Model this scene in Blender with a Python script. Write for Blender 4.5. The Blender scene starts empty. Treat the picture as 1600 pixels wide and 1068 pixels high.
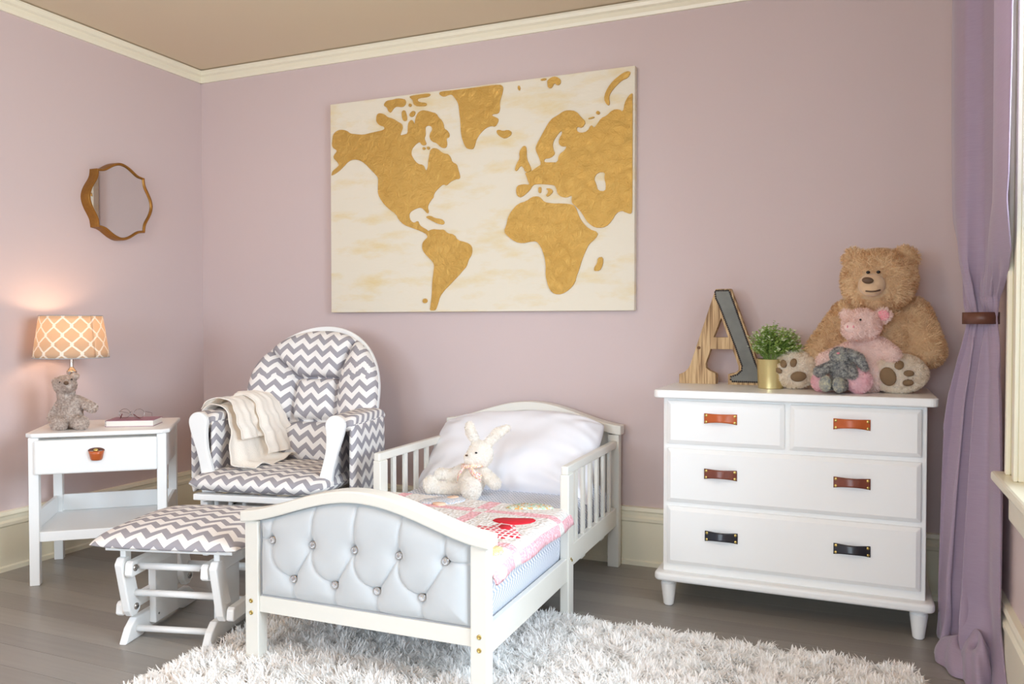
import bpy, bmesh, math, random
import numpy as np
from mathutils import Vector, Matrix
from mathutils.geometry import tessellate_polygon
random.seed(7); RNG = np.random.default_rng(7)
PI = math.pi
SC = bpy.context.scene
COL = SC.collection

# ------------------------------------------------------------------ camera
cd = bpy.data.cameras.new('camera'); cam = bpy.data.objects.new('camera', cd); COL.objects.link(cam)
cd.sensor_width = 36.0; cd.lens = 1257.0 * 36.0 / 1600.0
cam.location = (0, 0, 1.15)
cam.rotation_euler = (PI/2 - math.atan(28/1257.0), 0, math.radians(23.1))
cd.clip_start = 0.05; cd.clip_end = 200
SC.camera = cam
# ------------------------------------------------------------------ world, lights, exposure
XL, XR, YB, YF, ZC = -3.647, 0.452, 3.764, -2.7, 2.668
def lin(c):
    f = lambda v: (v/12.92 if v <= .04045 else ((v+.055)/1.055)**2.4)
    return tuple(f(x/255.0) for x in c[:3]) + (1.0,)
w = bpy.data.worlds.new('sky'); SC.world = w; w.use_nodes = True
bg = w.node_tree.nodes['Background']; bg.inputs[0].default_value = (0.78, 0.88, 1.0, 1); bg.inputs[1].default_value = 2.0
def area(name, loc, rot, sx, sy, power, col):
    l = bpy.data.lights.new(name, 'AREA'); l.shape = 'RECTANGLE'; l.size = sx; l.size_y = sy; l.energy = power; l.color = col; l.spread = math.radians(130)
    o = bpy.data.objects.new(name, l); COL.objects.link(o); o.location = loc; o.rotation_euler = rot
    return o
area('window_daylight_right', (XR+.24, 1.76, 1.62), (0, PI/2-.30, 0), 1.55, 1.75, 54, (0.74, 0.88, 1.0))
area('window_daylight_rear', (-2.55, YF-.24, 1.65), (PI/2-.28, 0, 0), 1.5, 1.6, 40, (0.72, 0.87, 1.0))
area('window_daylight_rear_two', (-.65, YF-.24, 1.65), (PI/2-.28, 0, 0), 1.5, 1.6, 40, (0.72, 0.87, 1.0))
SC.view_settings.view_transform = 'Standard'; SC.view_settings.look = 'None'
SC.view_settings.exposure = 0.20; SC.view_settings.gamma = 1.0
SC.view_settings.use_curve_mapping = False
SC.cycles.max_bounces = 14; SC.cycles.diffuse_bounces = 10; SC.cycles.transmission_bounces = 10; SC.cycles.transparent_max_bounces = 12
SC.cycles.sample_clamp_indirect = 8.0

# ------------------------------------------------------------------ materials
def nt(name):
    m = bpy.data.materials.new(name); m.use_nodes = True
    t = m.node_tree; b = t.nodes['Principled BSDF']
    return m, t, b
def N(t, typ, **kw):
    n = t.nodes.new(typ)
    for k, v in kw.items():
        if k.startswith('i_'):
            n.inputs[int(k[2:])].default_value = v
        else:
            setattr(n, k, v)
    return n
def mth(t, op, a, b=None, c=None):
    n = t.nodes.new('ShaderNodeMath'); n.operation = op
    for i, v in enumerate((a, b, c)):
        if v is None: continue
        if isinstance(v, (int, float)): n.inputs[i].default_value = v
        else: t.links.new(v, n.inputs[i])
    return n.outputs[0]
def mixc(t, fac, a, b):
    n = t.nodes.new('ShaderNodeMix'); n.data_type = 'RGBA'
    if isinstance(fac, (int, float)): n.inputs[0].default_value = fac
    else: t.links.new(fac, n.inputs[0])
    for i, v in ((6, a), (7, b)):
        if isinstance(v, tuple): n.inputs[i].default_value = v
        else: t.links.new(v, n.inputs[i])
    return n.outputs[2]
def add_bump(t, b, height, strength=.3, dist=.002):
    bp = N(t, 'ShaderNodeBump'); bp.inputs['Strength'].default_value = strength; bp.inputs['Distance'].default_value = dist
    t.links.new(height, bp.inputs['Height']); t.links.new(bp.outputs[0], b.inputs['Normal'])
def mat(name, col, rough=.5, metal=0., noise=0., nscale=20., bump=0., bscale=200., bdist=.001, spec=None, sheen=0., coat=0., stretch=None):
    m, t, b = nt(name)
    c = lin(col); b.inputs['Base Color'].default_value = c
    b.inputs['Roughness'].default_value = rough; b.inputs['Metallic'].default_value = metal
    if spec is not None: b.inputs['Specular IOR Level'].default_value = spec
    if sheen: b.inputs['Sheen Weight'].default_value = sheen; b.inputs['Sheen Roughness'].default_value = .5
    if coat: b.inputs['Coat Weight'].default_value = coat; b.inputs['Coat Roughness'].default_value = .15
    co = None
    if noise or bump:
        tc = N(t, 'ShaderNodeTexCoord'); co = tc.outputs['Object']
        if stretch:
            mp = N(t, 'ShaderNodeMapping'); mp.inputs['Scale'].default_value = stretch
            t.links.new(co, mp.inputs[0]); co = mp.outputs[0]
    if noise:
        n = N(t, 'ShaderNodeTexNoise'); n.inputs['Scale'].default_value = nscale; n.inputs['Detail'].default_value = 5
        t.links.new(co, n.inputs['Vector'])
        lo = tuple(x*(1-noise) for x in c[:3]) + (1,); hi = tuple(min(1, x*(1+noise)) for x in c[:3]) + (1,)
        t.links.new(mixc(t, n.outputs[0], lo, hi), b.inputs['Base Color'])
    if bump:
        n2 = N(t, 'ShaderNodeTexNoise'); n2.inputs['Scale'].default_value = bscale; n2.inputs['Detail'].default_value = 3
        t.links.new(co, n2.inputs['Vector']); add_bump(t, b, n2.outputs[0], bump, bdist)
    return m
def chevron(name, ca, cb, pu, pv, amp, rough=.85, duty=.5):
    """zigzag stripes printed on cloth, in UV metres: stripes run along u"""
    m, t, b = nt(name)
    uv = N(t, 'ShaderNodeUVMap'); sp = N(t, 'ShaderNodeSeparateXYZ'); t.links.new(uv.outputs[0], sp.inputs[0])
    tri = mth(t, 'PINGPONG', sp.outputs[0], pu/2)                    # 0..pu/2
    off = mth(t, 'MULTIPLY', tri, amp/(pu/2))
    v = mth(t, 'ADD', sp.outputs[1], off)
    fr = mth(t, 'FLOORED_MODULO', v, pv)
    s = mth(t, 'GREATER_THAN', fr, pv*duty)
    n = N(t, 'ShaderNodeTexNoise'); n.inputs['Scale'].default_value = 900; t.links.new(uv.outputs[0], n.inputs['Vector'])
    col = mixc(t, s, lin(ca), lin(cb))
    t.links.new(col, b.inputs['Base Color']); b.inputs['Roughness'].default_value = rough
    b.inputs['Specular IOR Level'].default_value = .2
    add_bump(t, b, n.outputs[0], .15, .001)
    return m
M = {}
M['wall'] = mat('lavender_wall_paint', (206,189,188), .62, bump=.25, bscale=90, bdist=.001)
M['ceiling'] = mat('beige_ceiling_paint', (222,207,180), .8, bump=.2, bscale=60)
M['trim'] = mat('cream_trim_paint', (238,233,211), .32)
M['white'] = mat('white_satin_paint', (240,241,240), .33)
M['bedwhite'] = mat('warm_white_lacquer', (226,225,217), .33)
M['velvet'] = mat('pale_grey_velvet', (192,197,200), .75, noise=.06, nscale=9, bump=.2, bscale=500, sheen=.5)
M['piping'] = mat('grey_piping', (165,168,173), .7)
M['chev'] = chevron('grey_chevron_cotton', (160,157,163), (238,235,232), .078, .062, .036)
M['chev_small'] = chevron('blue_grey_chevron_sheet', (176,186,202), (232,234,242), .030, .022, .018)
M['brass'] = mat('brass', (205,180,110), .28, 1.0)
M['steel'] = mat('brushed_nickel', (196,190,184), .25, 1.0)
M['bolt'] = mat('zinc_bolt', (150,150,150), .3, 1.0)
M['hole'] = mat('dark_hole', (40,38,36), .8)
M['knit'] = mat('cream_knit', (245,238,228), .95, bump=.9, bscale=260, bdist=.003, sheen=.2)
M['pillow'] = mat('white_pillowcase', (238,240,247), .7, bump=.15, bscale=500)
M['gold'] = None
M['leather_tan'] = mat('tan_leather', (186,92,42), .32, noise=.12, nscale=30)
M['leather_brown'] = mat('brown_leather', (120,64,48), .32, noise=.2, nscale=30)
M['leather_black'] = mat('black_leather', (38,38,46), .3, noise=.1, nscale=30)
M['leather_tie'] = mat('brown_leather_band', (98,58,44), .4, noise=.15, nscale=20)
M['goldpot'] = mat('brushed_gold', (226,212,156), .32, .9)
M['soil'] = mat('soil', (60,45,32), .9)
M['felt_brown'] = mat('brown_felt', (128,104,76), .85, noise=.1, nscale=60)
M['nose_brown'] = mat('brown_nose_thread', (96,72,52), .6)
M['black'] = mat('black_bead', (25,22,22), .2)
M['muzzle'] = mat('beige_short_plush', (214,182,146), .95, bump=.6, bscale=500, sheen=.4)
M['pink_felt'] = mat('pink_felt', (232,150,160), .8)
M['rubber'] = mat('grey_rubber', (70,72,76), .6)
def sky_glass():
    m, t, b = nt('window_glass')
    t.nodes.remove(b); out = t.nodes['Material Output']
    tr = N(t, 'ShaderNodeBsdfTransparent'); gl = N(t, 'ShaderNodeBsdfGlossy'); gl.inputs['Roughness'].default_value = .02
    fr = N(t, 'ShaderNodeFresnel'); fr.inputs[0].default_value = 1.3
    mx = N(t, 'ShaderNodeMixShader'); t.links.new(fr.outputs[0], mx.inputs[0]); t.links.new(tr.outputs[0], mx.inputs[1]); t.links.new(gl.outputs[0], mx.inputs[2])
    t.links.new(mx.outputs[0], out.inputs[0]); return m
M['glass'] = sky_glass()
def crystal():
    m, t, b = nt('crystal'); b.inputs['Base Color'].default_value = (.82,.86,.92,1); b.inputs['Metallic'].default_value = .85; b.inputs['Roughness'].default_value = .08
    return m
M['crystal'] = crystal()
def mirror_m():
    m, t, b = nt('mirror_glass'); b.inputs['Base Color'].default_value = (.70,.69,.68,1); b.inputs['Metallic'].default_value = 1; b.inputs['Roughness'].default_value = .01
    return m
M['mirror'] = mirror_m()
M['mirror_frame'] = mat('antique_gold_frame', (158,112,52), .42, .75, noise=.25, nscale=60, bump=.4, bscale=300)
def wood_m():
    m, t, b = nt('reclaimed_wood')
    tc = N(t, 'ShaderNodeTexCoord'); mp = N(t, 'ShaderNodeMapping'); mp.inputs['Scale'].default_value = (60, 20, 2.2)
    t.links.new(tc.outputs['Object'], mp.inputs[0])
    n = N(t, 'ShaderNodeTexNoise'); n.inputs['Scale'].default_value = 1.6; n.inputs['Detail'].default_value = 6; n.inputs['Distortion'].default_value = .6
    t.links.new(mp.outputs[0], n.inputs['Vector'])
    cr = N(t, 'ShaderNodeValToRGB'); e = cr.color_ramp.elements
    e[0].position = .34; e[0].color = lin((126,96,66)); e[1].position = .60; e[1].color = lin((210,182,140))
    e2 = cr.color_ramp.elements.new(.48); e2.color = lin((186,154,114))
    t.links.new(n.outputs[0], cr.inputs[0]); t.links.new(cr.outputs[0], b.inputs['Base Color']); b.inputs['Roughness'].default_value = .75
    add_bump(t, b, n.outputs[0], .5, .003); return m
M['wood'] = wood_m()
M['wood_dark'] = mat('stained_edge', (112,78,54), .8, noise=.2, nscale=30)
M['zinc'] = mat('galvanised_zinc_sheet', (104,103,96), .5, .3, noise=.40, nscale=14, bump=.2, bscale=60)
M['zinc_edge'] = mat('dark_metal_edge', (62,54,52), .6, .5)
def floor_m(c, seed):
    m, t, b = nt('grey_floorboard')
    tc = N(t, 'ShaderNodeTexCoord'); mp = N(t, 'ShaderNodeMapping'); mp.inputs['Scale'].default_value = (1.2, 22, 1); mp.inputs['Location'].default_value = (seed*3.1, seed, 0)
    t.links.new(tc.outputs['Object'], mp.inputs[0])
    n = N(t, 'ShaderNodeTexNoise'); n.inputs['Scale'].default_value = 2.2; n.inputs['Detail'].default_value = 6
    t.links.new(mp.outputs[0], n.inputs['Vector'])
    a = tuple(x*.86 for x in lin(c)[:3])+(1,); h = tuple(x*1.12 for x in lin(c)[:3])+(1,)
    t.links.new(mixc(t, n.outputs[0], a, h), b.inputs['Base Color']); b.inputs['Roughness'].default_value = .36
    add_bump(t, b, n.outputs[0], .12, .002); return m
M['floor'] = [floor_m((148,143,137), 1), floor_m((143,138,132), 2), floor_m((152,147,140), 3)]
def gold_leaf():
    m, t, b = nt('crinkled_gold_leaf')
    tc = N(t, 'ShaderNodeTexCoord')
    n = N(t, 'ShaderNodeTexNoise'); n.inputs['Scale'].default_value = 5; n.inputs['Detail'].default_value = 8
    t.links.new(tc.outputs['Object'], n.inputs['Vector'])
    t.links.new(mixc(t, n.outputs[0], lin((194,152,74)), lin((216,176,98))), b.inputs['Base Color'])
    b.inputs['Metallic'].default_value = .6; b.inputs['Roughness'].default_value = .36
    v = N(t, 'ShaderNodeTexNoise'); v.inputs['Scale'].default_value = 22; v.inputs['Detail'].default_value = 9; v.inputs['Roughness'].default_value = .68; v.inputs['Distortion'].default_value = .5
    t.links.new(tc.outputs['Object'], v.inputs['Vector'])
    add_bump(t, b, v.outputs[0], .8, .012); return m
M['gold'] = gold_leaf()
def canvas_m():
    m, t, b = nt('cream_painted_canvas')
    tc = N(t, 'ShaderNodeTexCoord'); mp = N(t, 'ShaderNodeMapping'); mp.inputs['Scale'].default_value = (1.1, 1, 3.4); mp.inputs['Rotation'].default_value = (0, -.5, 0)
    t.links.new(tc.outputs['Object'], mp.inputs[0])
    n = N(t, 'ShaderNodeTexNoise'); n.inputs['Scale'].default_value = 3.2; n.inputs['Detail'].default_value = 7; n.inputs['Roughness'].default_value = .6
    t.links.new(mp.outputs[0], n.inputs['Vector'])
    cr = N(t, 'ShaderNodeValToRGB'); e = cr.color_ramp.elements
    e[0].position = .50; e[0].color = lin((227,220,202)); e[1].position = .76; e[1].color = lin((222,200,142))
    t.links.new(n.outputs[0], cr.inputs[0]); t.links.new(cr.outputs[0], b.inputs['Base Color']); b.inputs['Roughness'].default_value = .55
    add_bump(t, b, n.outputs[0], .5, .006); return m
M['canvas'] = canvas_m()
def curtain_m():
    m, t, b = nt('lilac_curtain_linen')
    tc = N(t, 'ShaderNodeTexCoord'); mp = N(t, 'ShaderNodeMapping'); mp.inputs['Scale'].default_value = (3, 3, 60)
    t.links.new(tc.outputs['Object'], mp.inputs[0])
    n = N(t, 'ShaderNodeTexNoise'); n.inputs['Scale'].default_value = 8; n.inputs['Detail'].default_value = 4; t.links.new(mp.outputs[0], n.inputs['Vector'])
    t.links.new(mixc(t, n.outputs[0], lin((164,144,165)), lin((184,165,185))), b.inputs['Base Color'])
    b.inputs['Roughness'].default_value = .6; b.inputs['Sheen Weight'].default_value = .4
    add_bump(t, b, n.outputs[0], .2, .002)
    tl = N(t, 'ShaderNodeBsdfTranslucent'); tl.inputs[0].default_value = lin((190,160,180))
    mx = N(t, 'ShaderNodeMixShader'); mx.inputs[0].default_value = .22
    t.links.new(b.outputs[0], mx.inputs[1]); t.links.new(tl.outputs[0], mx.inputs[2]); t.links.new(mx.outputs[0], t.nodes['Material Output'].inputs[0])
    return m
M['curtain'] = curtain_m()
def fur_m(name, c1, c2, scale=9, tl=.25):
    m, t, b = nt(name)
    tc = N(t, 'ShaderNodeTexCoord'); n = N(t, 'ShaderNodeTexNoise'); n.inputs['Scale'].default_value = scale; n.inputs['Detail'].default_value = 6
    n.inputs['Roughness'].default_value = .8
    t.links.new(tc.outputs['Object'], n.inputs['Vector'])
    cr = N(t, 'ShaderNodeValToRGB'); e = cr.color_ramp.elements
    e[0].position = .38; e[0].color = lin(c1); e[1].position = .62; e[1].color = lin(c2)
    t.links.new(n.outputs[0], cr.inputs[0]); t.links.new(cr.outputs[0], b.inputs['Base Color'])
    b.inputs['Roughness'].default_value = .85; b.inputs['Specular IOR Level'].default_value = .15
    tr = N(t, 'ShaderNodeBsdfTranslucent'); t.links.new(cr.outputs[0], tr.inputs[0])
    mx = N(t, 'ShaderNodeMixShader'); mx.inputs[0].default_value = tl
    t.links.new(b.outputs[0], mx.inputs[1]); t.links.new(tr.outputs[0], mx.inputs[2]); t.links.new(mx.outputs[0], t.nodes['Material Output'].inputs[0])
    return m
M['fur_tan'] = fur_m('tan_plush', (234,206,166), (248,228,192), 14, .4)
M['fur_cream'] = fur_m('cream_plush', (252,243,228), (255,250,240), 14, .5)
M['fur_pink'] = fur_m('pink_plush', (252,233,226), (255,240,235), 14, .4)
M['fur_pinkfoot'] = fur_m('bright_pink_plush', (253,222,228), (255,232,236), 14, .4)
M['fur_grey'] = fur_m('mottled_grey_plush', (104,104,114), (232,232,224), 85, .35)
M['fur_greycream'] = fur_m('grey_cream_plush', (150,158,168), (244,240,216), 60, .35)
M['fur_white'] = fur_m('ivory_plush', (255,252,246), (255,254,252), 14, .5)
M['fur_taupe'] = fur_m('taupe_curly_plush', (188,170,160), (250,242,234), 110, .4)
M['rug'] = fur_m('white_shag_pile', (254,252,250), (255,255,254), 7, .35)
M['rug_back'] = mat('rug_backing', (246,242,238), .95)
M['leaf'] = fur_m('small_green_leaves', (128,164,72), (188,212,128), 60, .35)
M['leaf_pale'] = fur_m('pale_green_buds', (224,236,192), (246,250,228), 60, .35)

# ------------------------------------------------------------------ mesh helpers
def link(name, me, m=None, parent=None, smooth=False, kind=None, label=None, bevel=0., loc=None):
    o = bpy.data.objects.new(name, me); COL.objects.link(o)
    if m is not None: me.materials.append(m)
    if parent is not None: o.parent = parent
    if smooth: me.polygons.foreach_set('use_smooth', [True]*len(me.polygons))
    if kind: o['kind'] = kind
    if label: o['label'] = label
    if bevel:
        b = o.modifiers.new('bevel', 'BEVEL'); b.width = bevel; b.segments = 2; b.limit_method = 'ANGLE'; b.angle_limit = math.radians(40)
        b.harden_normals = False
    if loc is not None: o.location = loc
    return o
def empty(name, loc, rz=0., label=None, cat=None, group=None):
    o = bpy.data.objects.new(name, None); COL.objects.link(o); o.location = loc; o.rotation_euler = (0, 0, rz)
    o.empty_display_size = .05
    tag(o, label, cat, group); return o
def tag(o, label, cat, group=None):
    if label: o['label'] = label
    if cat: o['category'] = cat
    if group: o['group'] = group
    return o
class MB:
    def __init__(s): s.v = []; s.f = []; s.uv = None
    def add(s, vs, fs, T=None):
        b = len(s.v)
        for p in vs:
            p = Vector(p)
            if T is not None: p = T @ p
            s.v.append(tuple(p))
        for f in fs: s.f.append(tuple(i+b for i in f))
        return s
    def box(s, a, b, T=None):
        x0,y0,z0 = a; x1,y1,z1 = b
        vs = [(x0,y0,z0),(x1,y0,z0),(x1,y1,z0),(x0,y1,z0),(x0,y0,z1),(x1,y0,z1),(x1,y1,z1),(x0,y1,z1)]
        return s.add(vs, [(0,3,2,1),(4,5,6,7),(0,1,5,4),(1,2,6,5),(2,3,7,6),(3,0,4,7)], T)
    def cyl(s, p0, p1, r0, r1=None, n=16, T=None):
        r1 = r0 if r1 is None else r1
        p0 = Vector(p0); p1 = Vector(p1); d = (p1-p0).normalized()
        a = d.orthogonal().normalized(); c = d.cross(a)
        vs = []
        for p, r in ((p0, r0), (p1, r1)):
            for i in range(n):
                t = 2*PI*i/n; vs.append(tuple(p + a*(r*math.cos(t)) + c*(r*math.sin(t))))
        fs = [(i, (i+1)%n, n+(i+1)%n, n+i) for i in range(n)] + [tuple(range(n-1,-1,-1)), tuple(range(n,2*n))]
        return s.add(vs, fs, T)
    def tube(s, pts, r, n=8, closed=False, T=None):
        P = [Vector(p) for p in pts]; k = len(P); vs = []
        rr = r if isinstance(r, (list, tuple)) else [r]*k
        up = None
        for i, p in enumerate(P):
            d = (P[(i+1)%k]-P[i-1]) if closed else (P[min(i+1,k-1)]-P[max(i-1,0)])
            d.normalize()
            if up is None: up = d.orthogonal().normalized()
            a = (up - d*up.dot(d)).normalized(); up = a; c = d.cross(a)
            for j in range(n):
                t = 2*PI*j/n; vs.append(tuple(p + a*(rr[i]*math.cos(t)) + c*(rr[i]*math.sin(t))))
        fs = []
        for i in range(k if closed else k-1):
            for j in range(n):
                a0 = i*n+j; a1 = i*n+(j+1)%n; b0 = ((i+1)%k)*n+j; b1 = ((i+1)%k)*n+(j+1)%n
                fs.append((a0,a1,b1,b0))
        if not closed: fs += [tuple(range(n-1,-1,-1)), tuple(range((k-1)*n, k*n))]
        return s.add(vs, fs, T)
    def lathe(s, prof, c=(0,0,0), n=24, T=None):
        vs = []; k = len(prof)
        for r, z in prof:
            for i in range(n):
                t = 2*PI*i/n; vs.append((c[0]+r*math.cos(t), c[1]+r*math.sin(t), c[2]+z))
        fs = [(i*n+j, i*n+(j+1)%n, (i+1)*n+(j+1)%n, (i+1)*n+j) for i in range(k-1) for j in range(n)]
        fs += [tuple(range(n-1,-1,-1)), tuple(range((k-1)*n, k*n))]
        return s.add(vs, fs, T)
    def prism(s, poly, d0, d1, plane='xz', T=None):
        """extrude a 2-D polygon: plane xz -> along y, xy -> along z, yz -> along x"""
        n = len(poly)
        P = {'xz': lambda a,b,d: (a,d,b), 'xy': lambda a,b,d: (a,b,d), 'yz': lambda a,b,d: (d,a,b)}[plane]
        vs = [P(a,b,d0) for a,b in poly] + [P(a,b,d1) for a,b in poly]
        fs = [tuple(range(n)), tuple(range(2*n-1,n-1,-1))] + [(i, n+i, n+(i+1)%n, (i+1)%n) for i in range(n)]
        return s.add(vs, fs, T)
    def holed(s, loops, d0, d1, T=None):
        """xz polygon with holes extruded along y (caps triangulated)"""
        flat = [p for l in loops for p in l]
        tris = tessellate_polygon([[Vector((a,b,0)) for a,b in l] for l in loops]); n = len(flat)
        vs = [(a,d0,b) for a,b in flat] + [(a,d1,b) for a,b in flat]
        fs = [tuple(t) for t in tris] + [tuple(n+i for i in t[::-1]) for t in tris]
        k = 0
        for l in loops:
            m = len(l)
            for i in range(m): fs.append((k+i, k+(i+1)%m, n+k+(i+1)%m, n+k+i))
            k += m
        return s.add(vs, fs, T)
    def ell(s, c, r, n=16, T=None):
        vs = []; h = n//2
        for i in range(h+1):
            ph = PI*i/h
            for j in range(n):
                t = 2*PI*j/n; vs.append((c[0]+r[0]*math.sin(ph)*math.cos(t), c[1]+r[1]*math.sin(ph)*math.sin(t), c[2]+r[2]*math.cos(ph)))
        fs = [(i*n+j, (i+1)*n+j, (i+1)*n+(j+1)%n, i*n+(j+1)%n) for i in range(h) for j in range(n)]
        return s.add(vs, fs, T)
    def cap(s, p0, p1, r0, r1=None, n=14, k=6):
        """capsule that tapers"""
        r1 = r0 if r1 is None else r1
        p0 = Vector(p0); p1 = Vector(p1); d = (p1-p0); L = d.length; d.normalize()
        pts = []; rr = []
        for i in range(k): a = PI/2*(i+.15)/k; pts.append(p0 - d*(r0*math.cos(a))); rr.append(r0*math.sin(a))
        for i in range(5): u = i/4; pts.append(p0.lerp(p1, u)); rr.append(r0+(r1-r0)*u)
        for i in range(k): a = PI/2*(1-(i+.85)/k); pts.append(p1 + d*(r1*math.cos(a))); rr.append(r1*math.sin(a))
        return s.tube(pts, rr, n)
    def mesh(s, name, clean=False):
        me = bpy.data.meshes.new(name); me.from_pydata(s.v, [], s.f); me.validate(clean_customdata=False)
        bm = bmesh.new(); bm.from_mesh(me)
        if clean: bmesh.ops.remove_doubles(bm, verts=bm.verts, dist=1e-5)
        bmesh.ops.recalc_face_normals(bm, faces=bm.faces); bm.to_mesh(me); bm.free(); me.update()
        return me
    def build(s, name, m, parent=None, smooth=False, clean=False, **kw):
        return link(name, s.mesh(name, clean), m, parent, smooth, **kw)
def shade_auto(o, deg=35):
    me = o.data; me.polygons.foreach_set('use_smooth', [True]*len(me.polygons))
    bm = bmesh.new(); bm.from_mesh(me)
    for e in bm.edges:
        if len(e.link_faces) == 2 and e.calc_face_angle(0) > math.radians(deg): e.smooth = False
    bm.to_mesh(me); bm.free()
    return o
def grid_mesh(name, P, uv=None, closed_u=False):
    """P: array (nu, nv, 3); quads, with uv (nu, nv, 2)"""
    nu, nv = P.shape[:2]
    me = bpy.data.meshes.new(name); idx = np.arange(nu*nv).reshape(nu, nv)
    if closed_u: idx = np.vstack([idx, idx[:1]])
    q = np.stack([idx[:-1,:-1], idx[1:,:-1], idx[1:,1:], idx[:-1,1:]], -1).reshape(-1,4)
    me.from_pydata(P.reshape(-1,3).tolist(), [], q.tolist())
    if uv is not None:
        l = me.uv_layers.new(name='UVMap'); vi = np.empty(len(me.loops), int); me.loops.foreach_get('vertex_index', vi)
        l.data.foreach_set('uv', uv.reshape(-1,2)[vi].ravel())
    me.update(); return me
def solid(o, th, off=-1):
    s = o.modifiers.new('thick', 'SOLIDIFY'); s.thickness = th; s.offset = off; return o
def cushion(name, w, d, h, m, parent, n=56, p=5, e=.5, corner=.10, crown=.0, T=None, dz=None, uvrot=False, uvo=(0,0), label=None, wave=0., bot=.5):
    """closed pad, centre at origin; UVs follow arc length so the print wraps over the edge"""
    s = np.linspace(-1, 1, n); s = np.sign(s)*(1-(1-np.abs(s))**2.0)
    U, V = np.meshgrid(s, s, indexing='ij')
    prof = (np.clip(1-np.abs(U)**p,0,1)*np.clip(1-np.abs(V)**p,0,1))**e
    X = U*w/2*np.sqrt(1-corner*V**4); Y = V*d/2*np.sqrt(1-corner*U**4)
    Zt = prof*h/2*(1+crown*(1-U**2)*(1-V**2)); Zb = -prof*h*bot; Zt = prof*h*(1-bot)*(1+crown*(1-U**2)*(1-V**2))
    if dz is not None: Zt = Zt + dz(U, V)*prof
    if wave: Zt += wave*np.sin(U*9+V*3)*np.abs(V)**4*prof
    def arcs(Z):
        c = n//2
        du = np.sqrt(np.diff(X,axis=0)**2+np.diff(Z,axis=0)**2); dv = np.sqrt(np.diff(Y,axis=1)**2+np.diff(Z,axis=1)**2)
        su = np.vstack([np.zeros((1,n)), np.cumsum(du,0)]); su -= su[c:c+1]
        sv = np.hstack([np.zeros((n,1)), np.cumsum(dv,1)]); sv -= sv[:,c:c+1]
        return su + X[c:c+1], sv + Y[:,c:c+1]
    su, sv = arcs(Zt); su = X + (su-X)*.0 if False else su
    uvt = np.stack([su, sv], -1)
    if uvrot: uvt = uvt[..., ::-1]
    uvt = uvt + np.array(uvo)
    vs = np.concatenate([np.stack([X,Y,Zt],-1).reshape(-1,3), np.stack([X,Y,Zb],-1).reshape(-1,3)])
    idx = np.arange(n*n).reshape(n,n)
    q = np.stack([idx[:-1,:-1], idx[1:,:-1], idx[1:,1:], idx[:-1,1:]],-1).reshape(-1,4)
    qb = q[:, ::-1] + n*n
    me = bpy.data.meshes.new(name); me.from_pydata(vs.tolist(), [], np.concatenate([q,qb]).tolist())
    l = me.uv_layers.new(name='UVMap'); vi = np.empty(len(me.loops), int); me.loops.foreach_get('vertex_index', vi)
    bu, bv = arcs(Zb)
    rimv = np.abs(sv[:, :1]) + np.abs(bv[:, :1]); ev = np.sign(V)*(rimv - np.abs(bv))
    ub = np.stack([X, np.where(np.abs(V) > .02, ev, 0)], -1)
    if uvrot: ub = ub[..., ::-1]
    a = np.concatenate([uvt.reshape(-1,2), (ub + np.array(uvo)).reshape(-1,2)]); l.data.foreach_set('uv', a[vi].ravel())
    bm = bmesh.new(); bm.from_mesh(me); bmesh.ops.remove_doubles(bm, verts=bm.verts, dist=1e-5)
    bmesh.ops.dissolve_degenerate(bm, edges=bm.edges, dist=1e-6); bmesh.ops.recalc_face_normals(bm, faces=bm.faces)
    bm.to_mesh(me); bm.free()
    if T is not None: me.transform(T)
    return link(name, me, m, parent, True, label=label)
def blob(name, mb, voxel, m, parent, smooth_it=6, label=None):
    """fuse overlapping lumps into one continuous skin"""
    tmp = link('tmp', mb.mesh('tmp'))
    r = tmp.modifiers.new('r', 'REMESH'); r.mode = 'VOXEL'; r.voxel_size = voxel
    s = tmp.modifiers.new('s', 'SMOOTH'); s.iterations = smooth_it; s.factor = .5
    dg = bpy.context.evaluated_depsgraph_get(); me = bpy.data.meshes.new_from_object(tmp.evaluated_get(dg)); me.name = name
    bpy.data.objects.remove(tmp); me.materials.clear()
    return link(name, me, m, parent, True, label=label)
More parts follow.
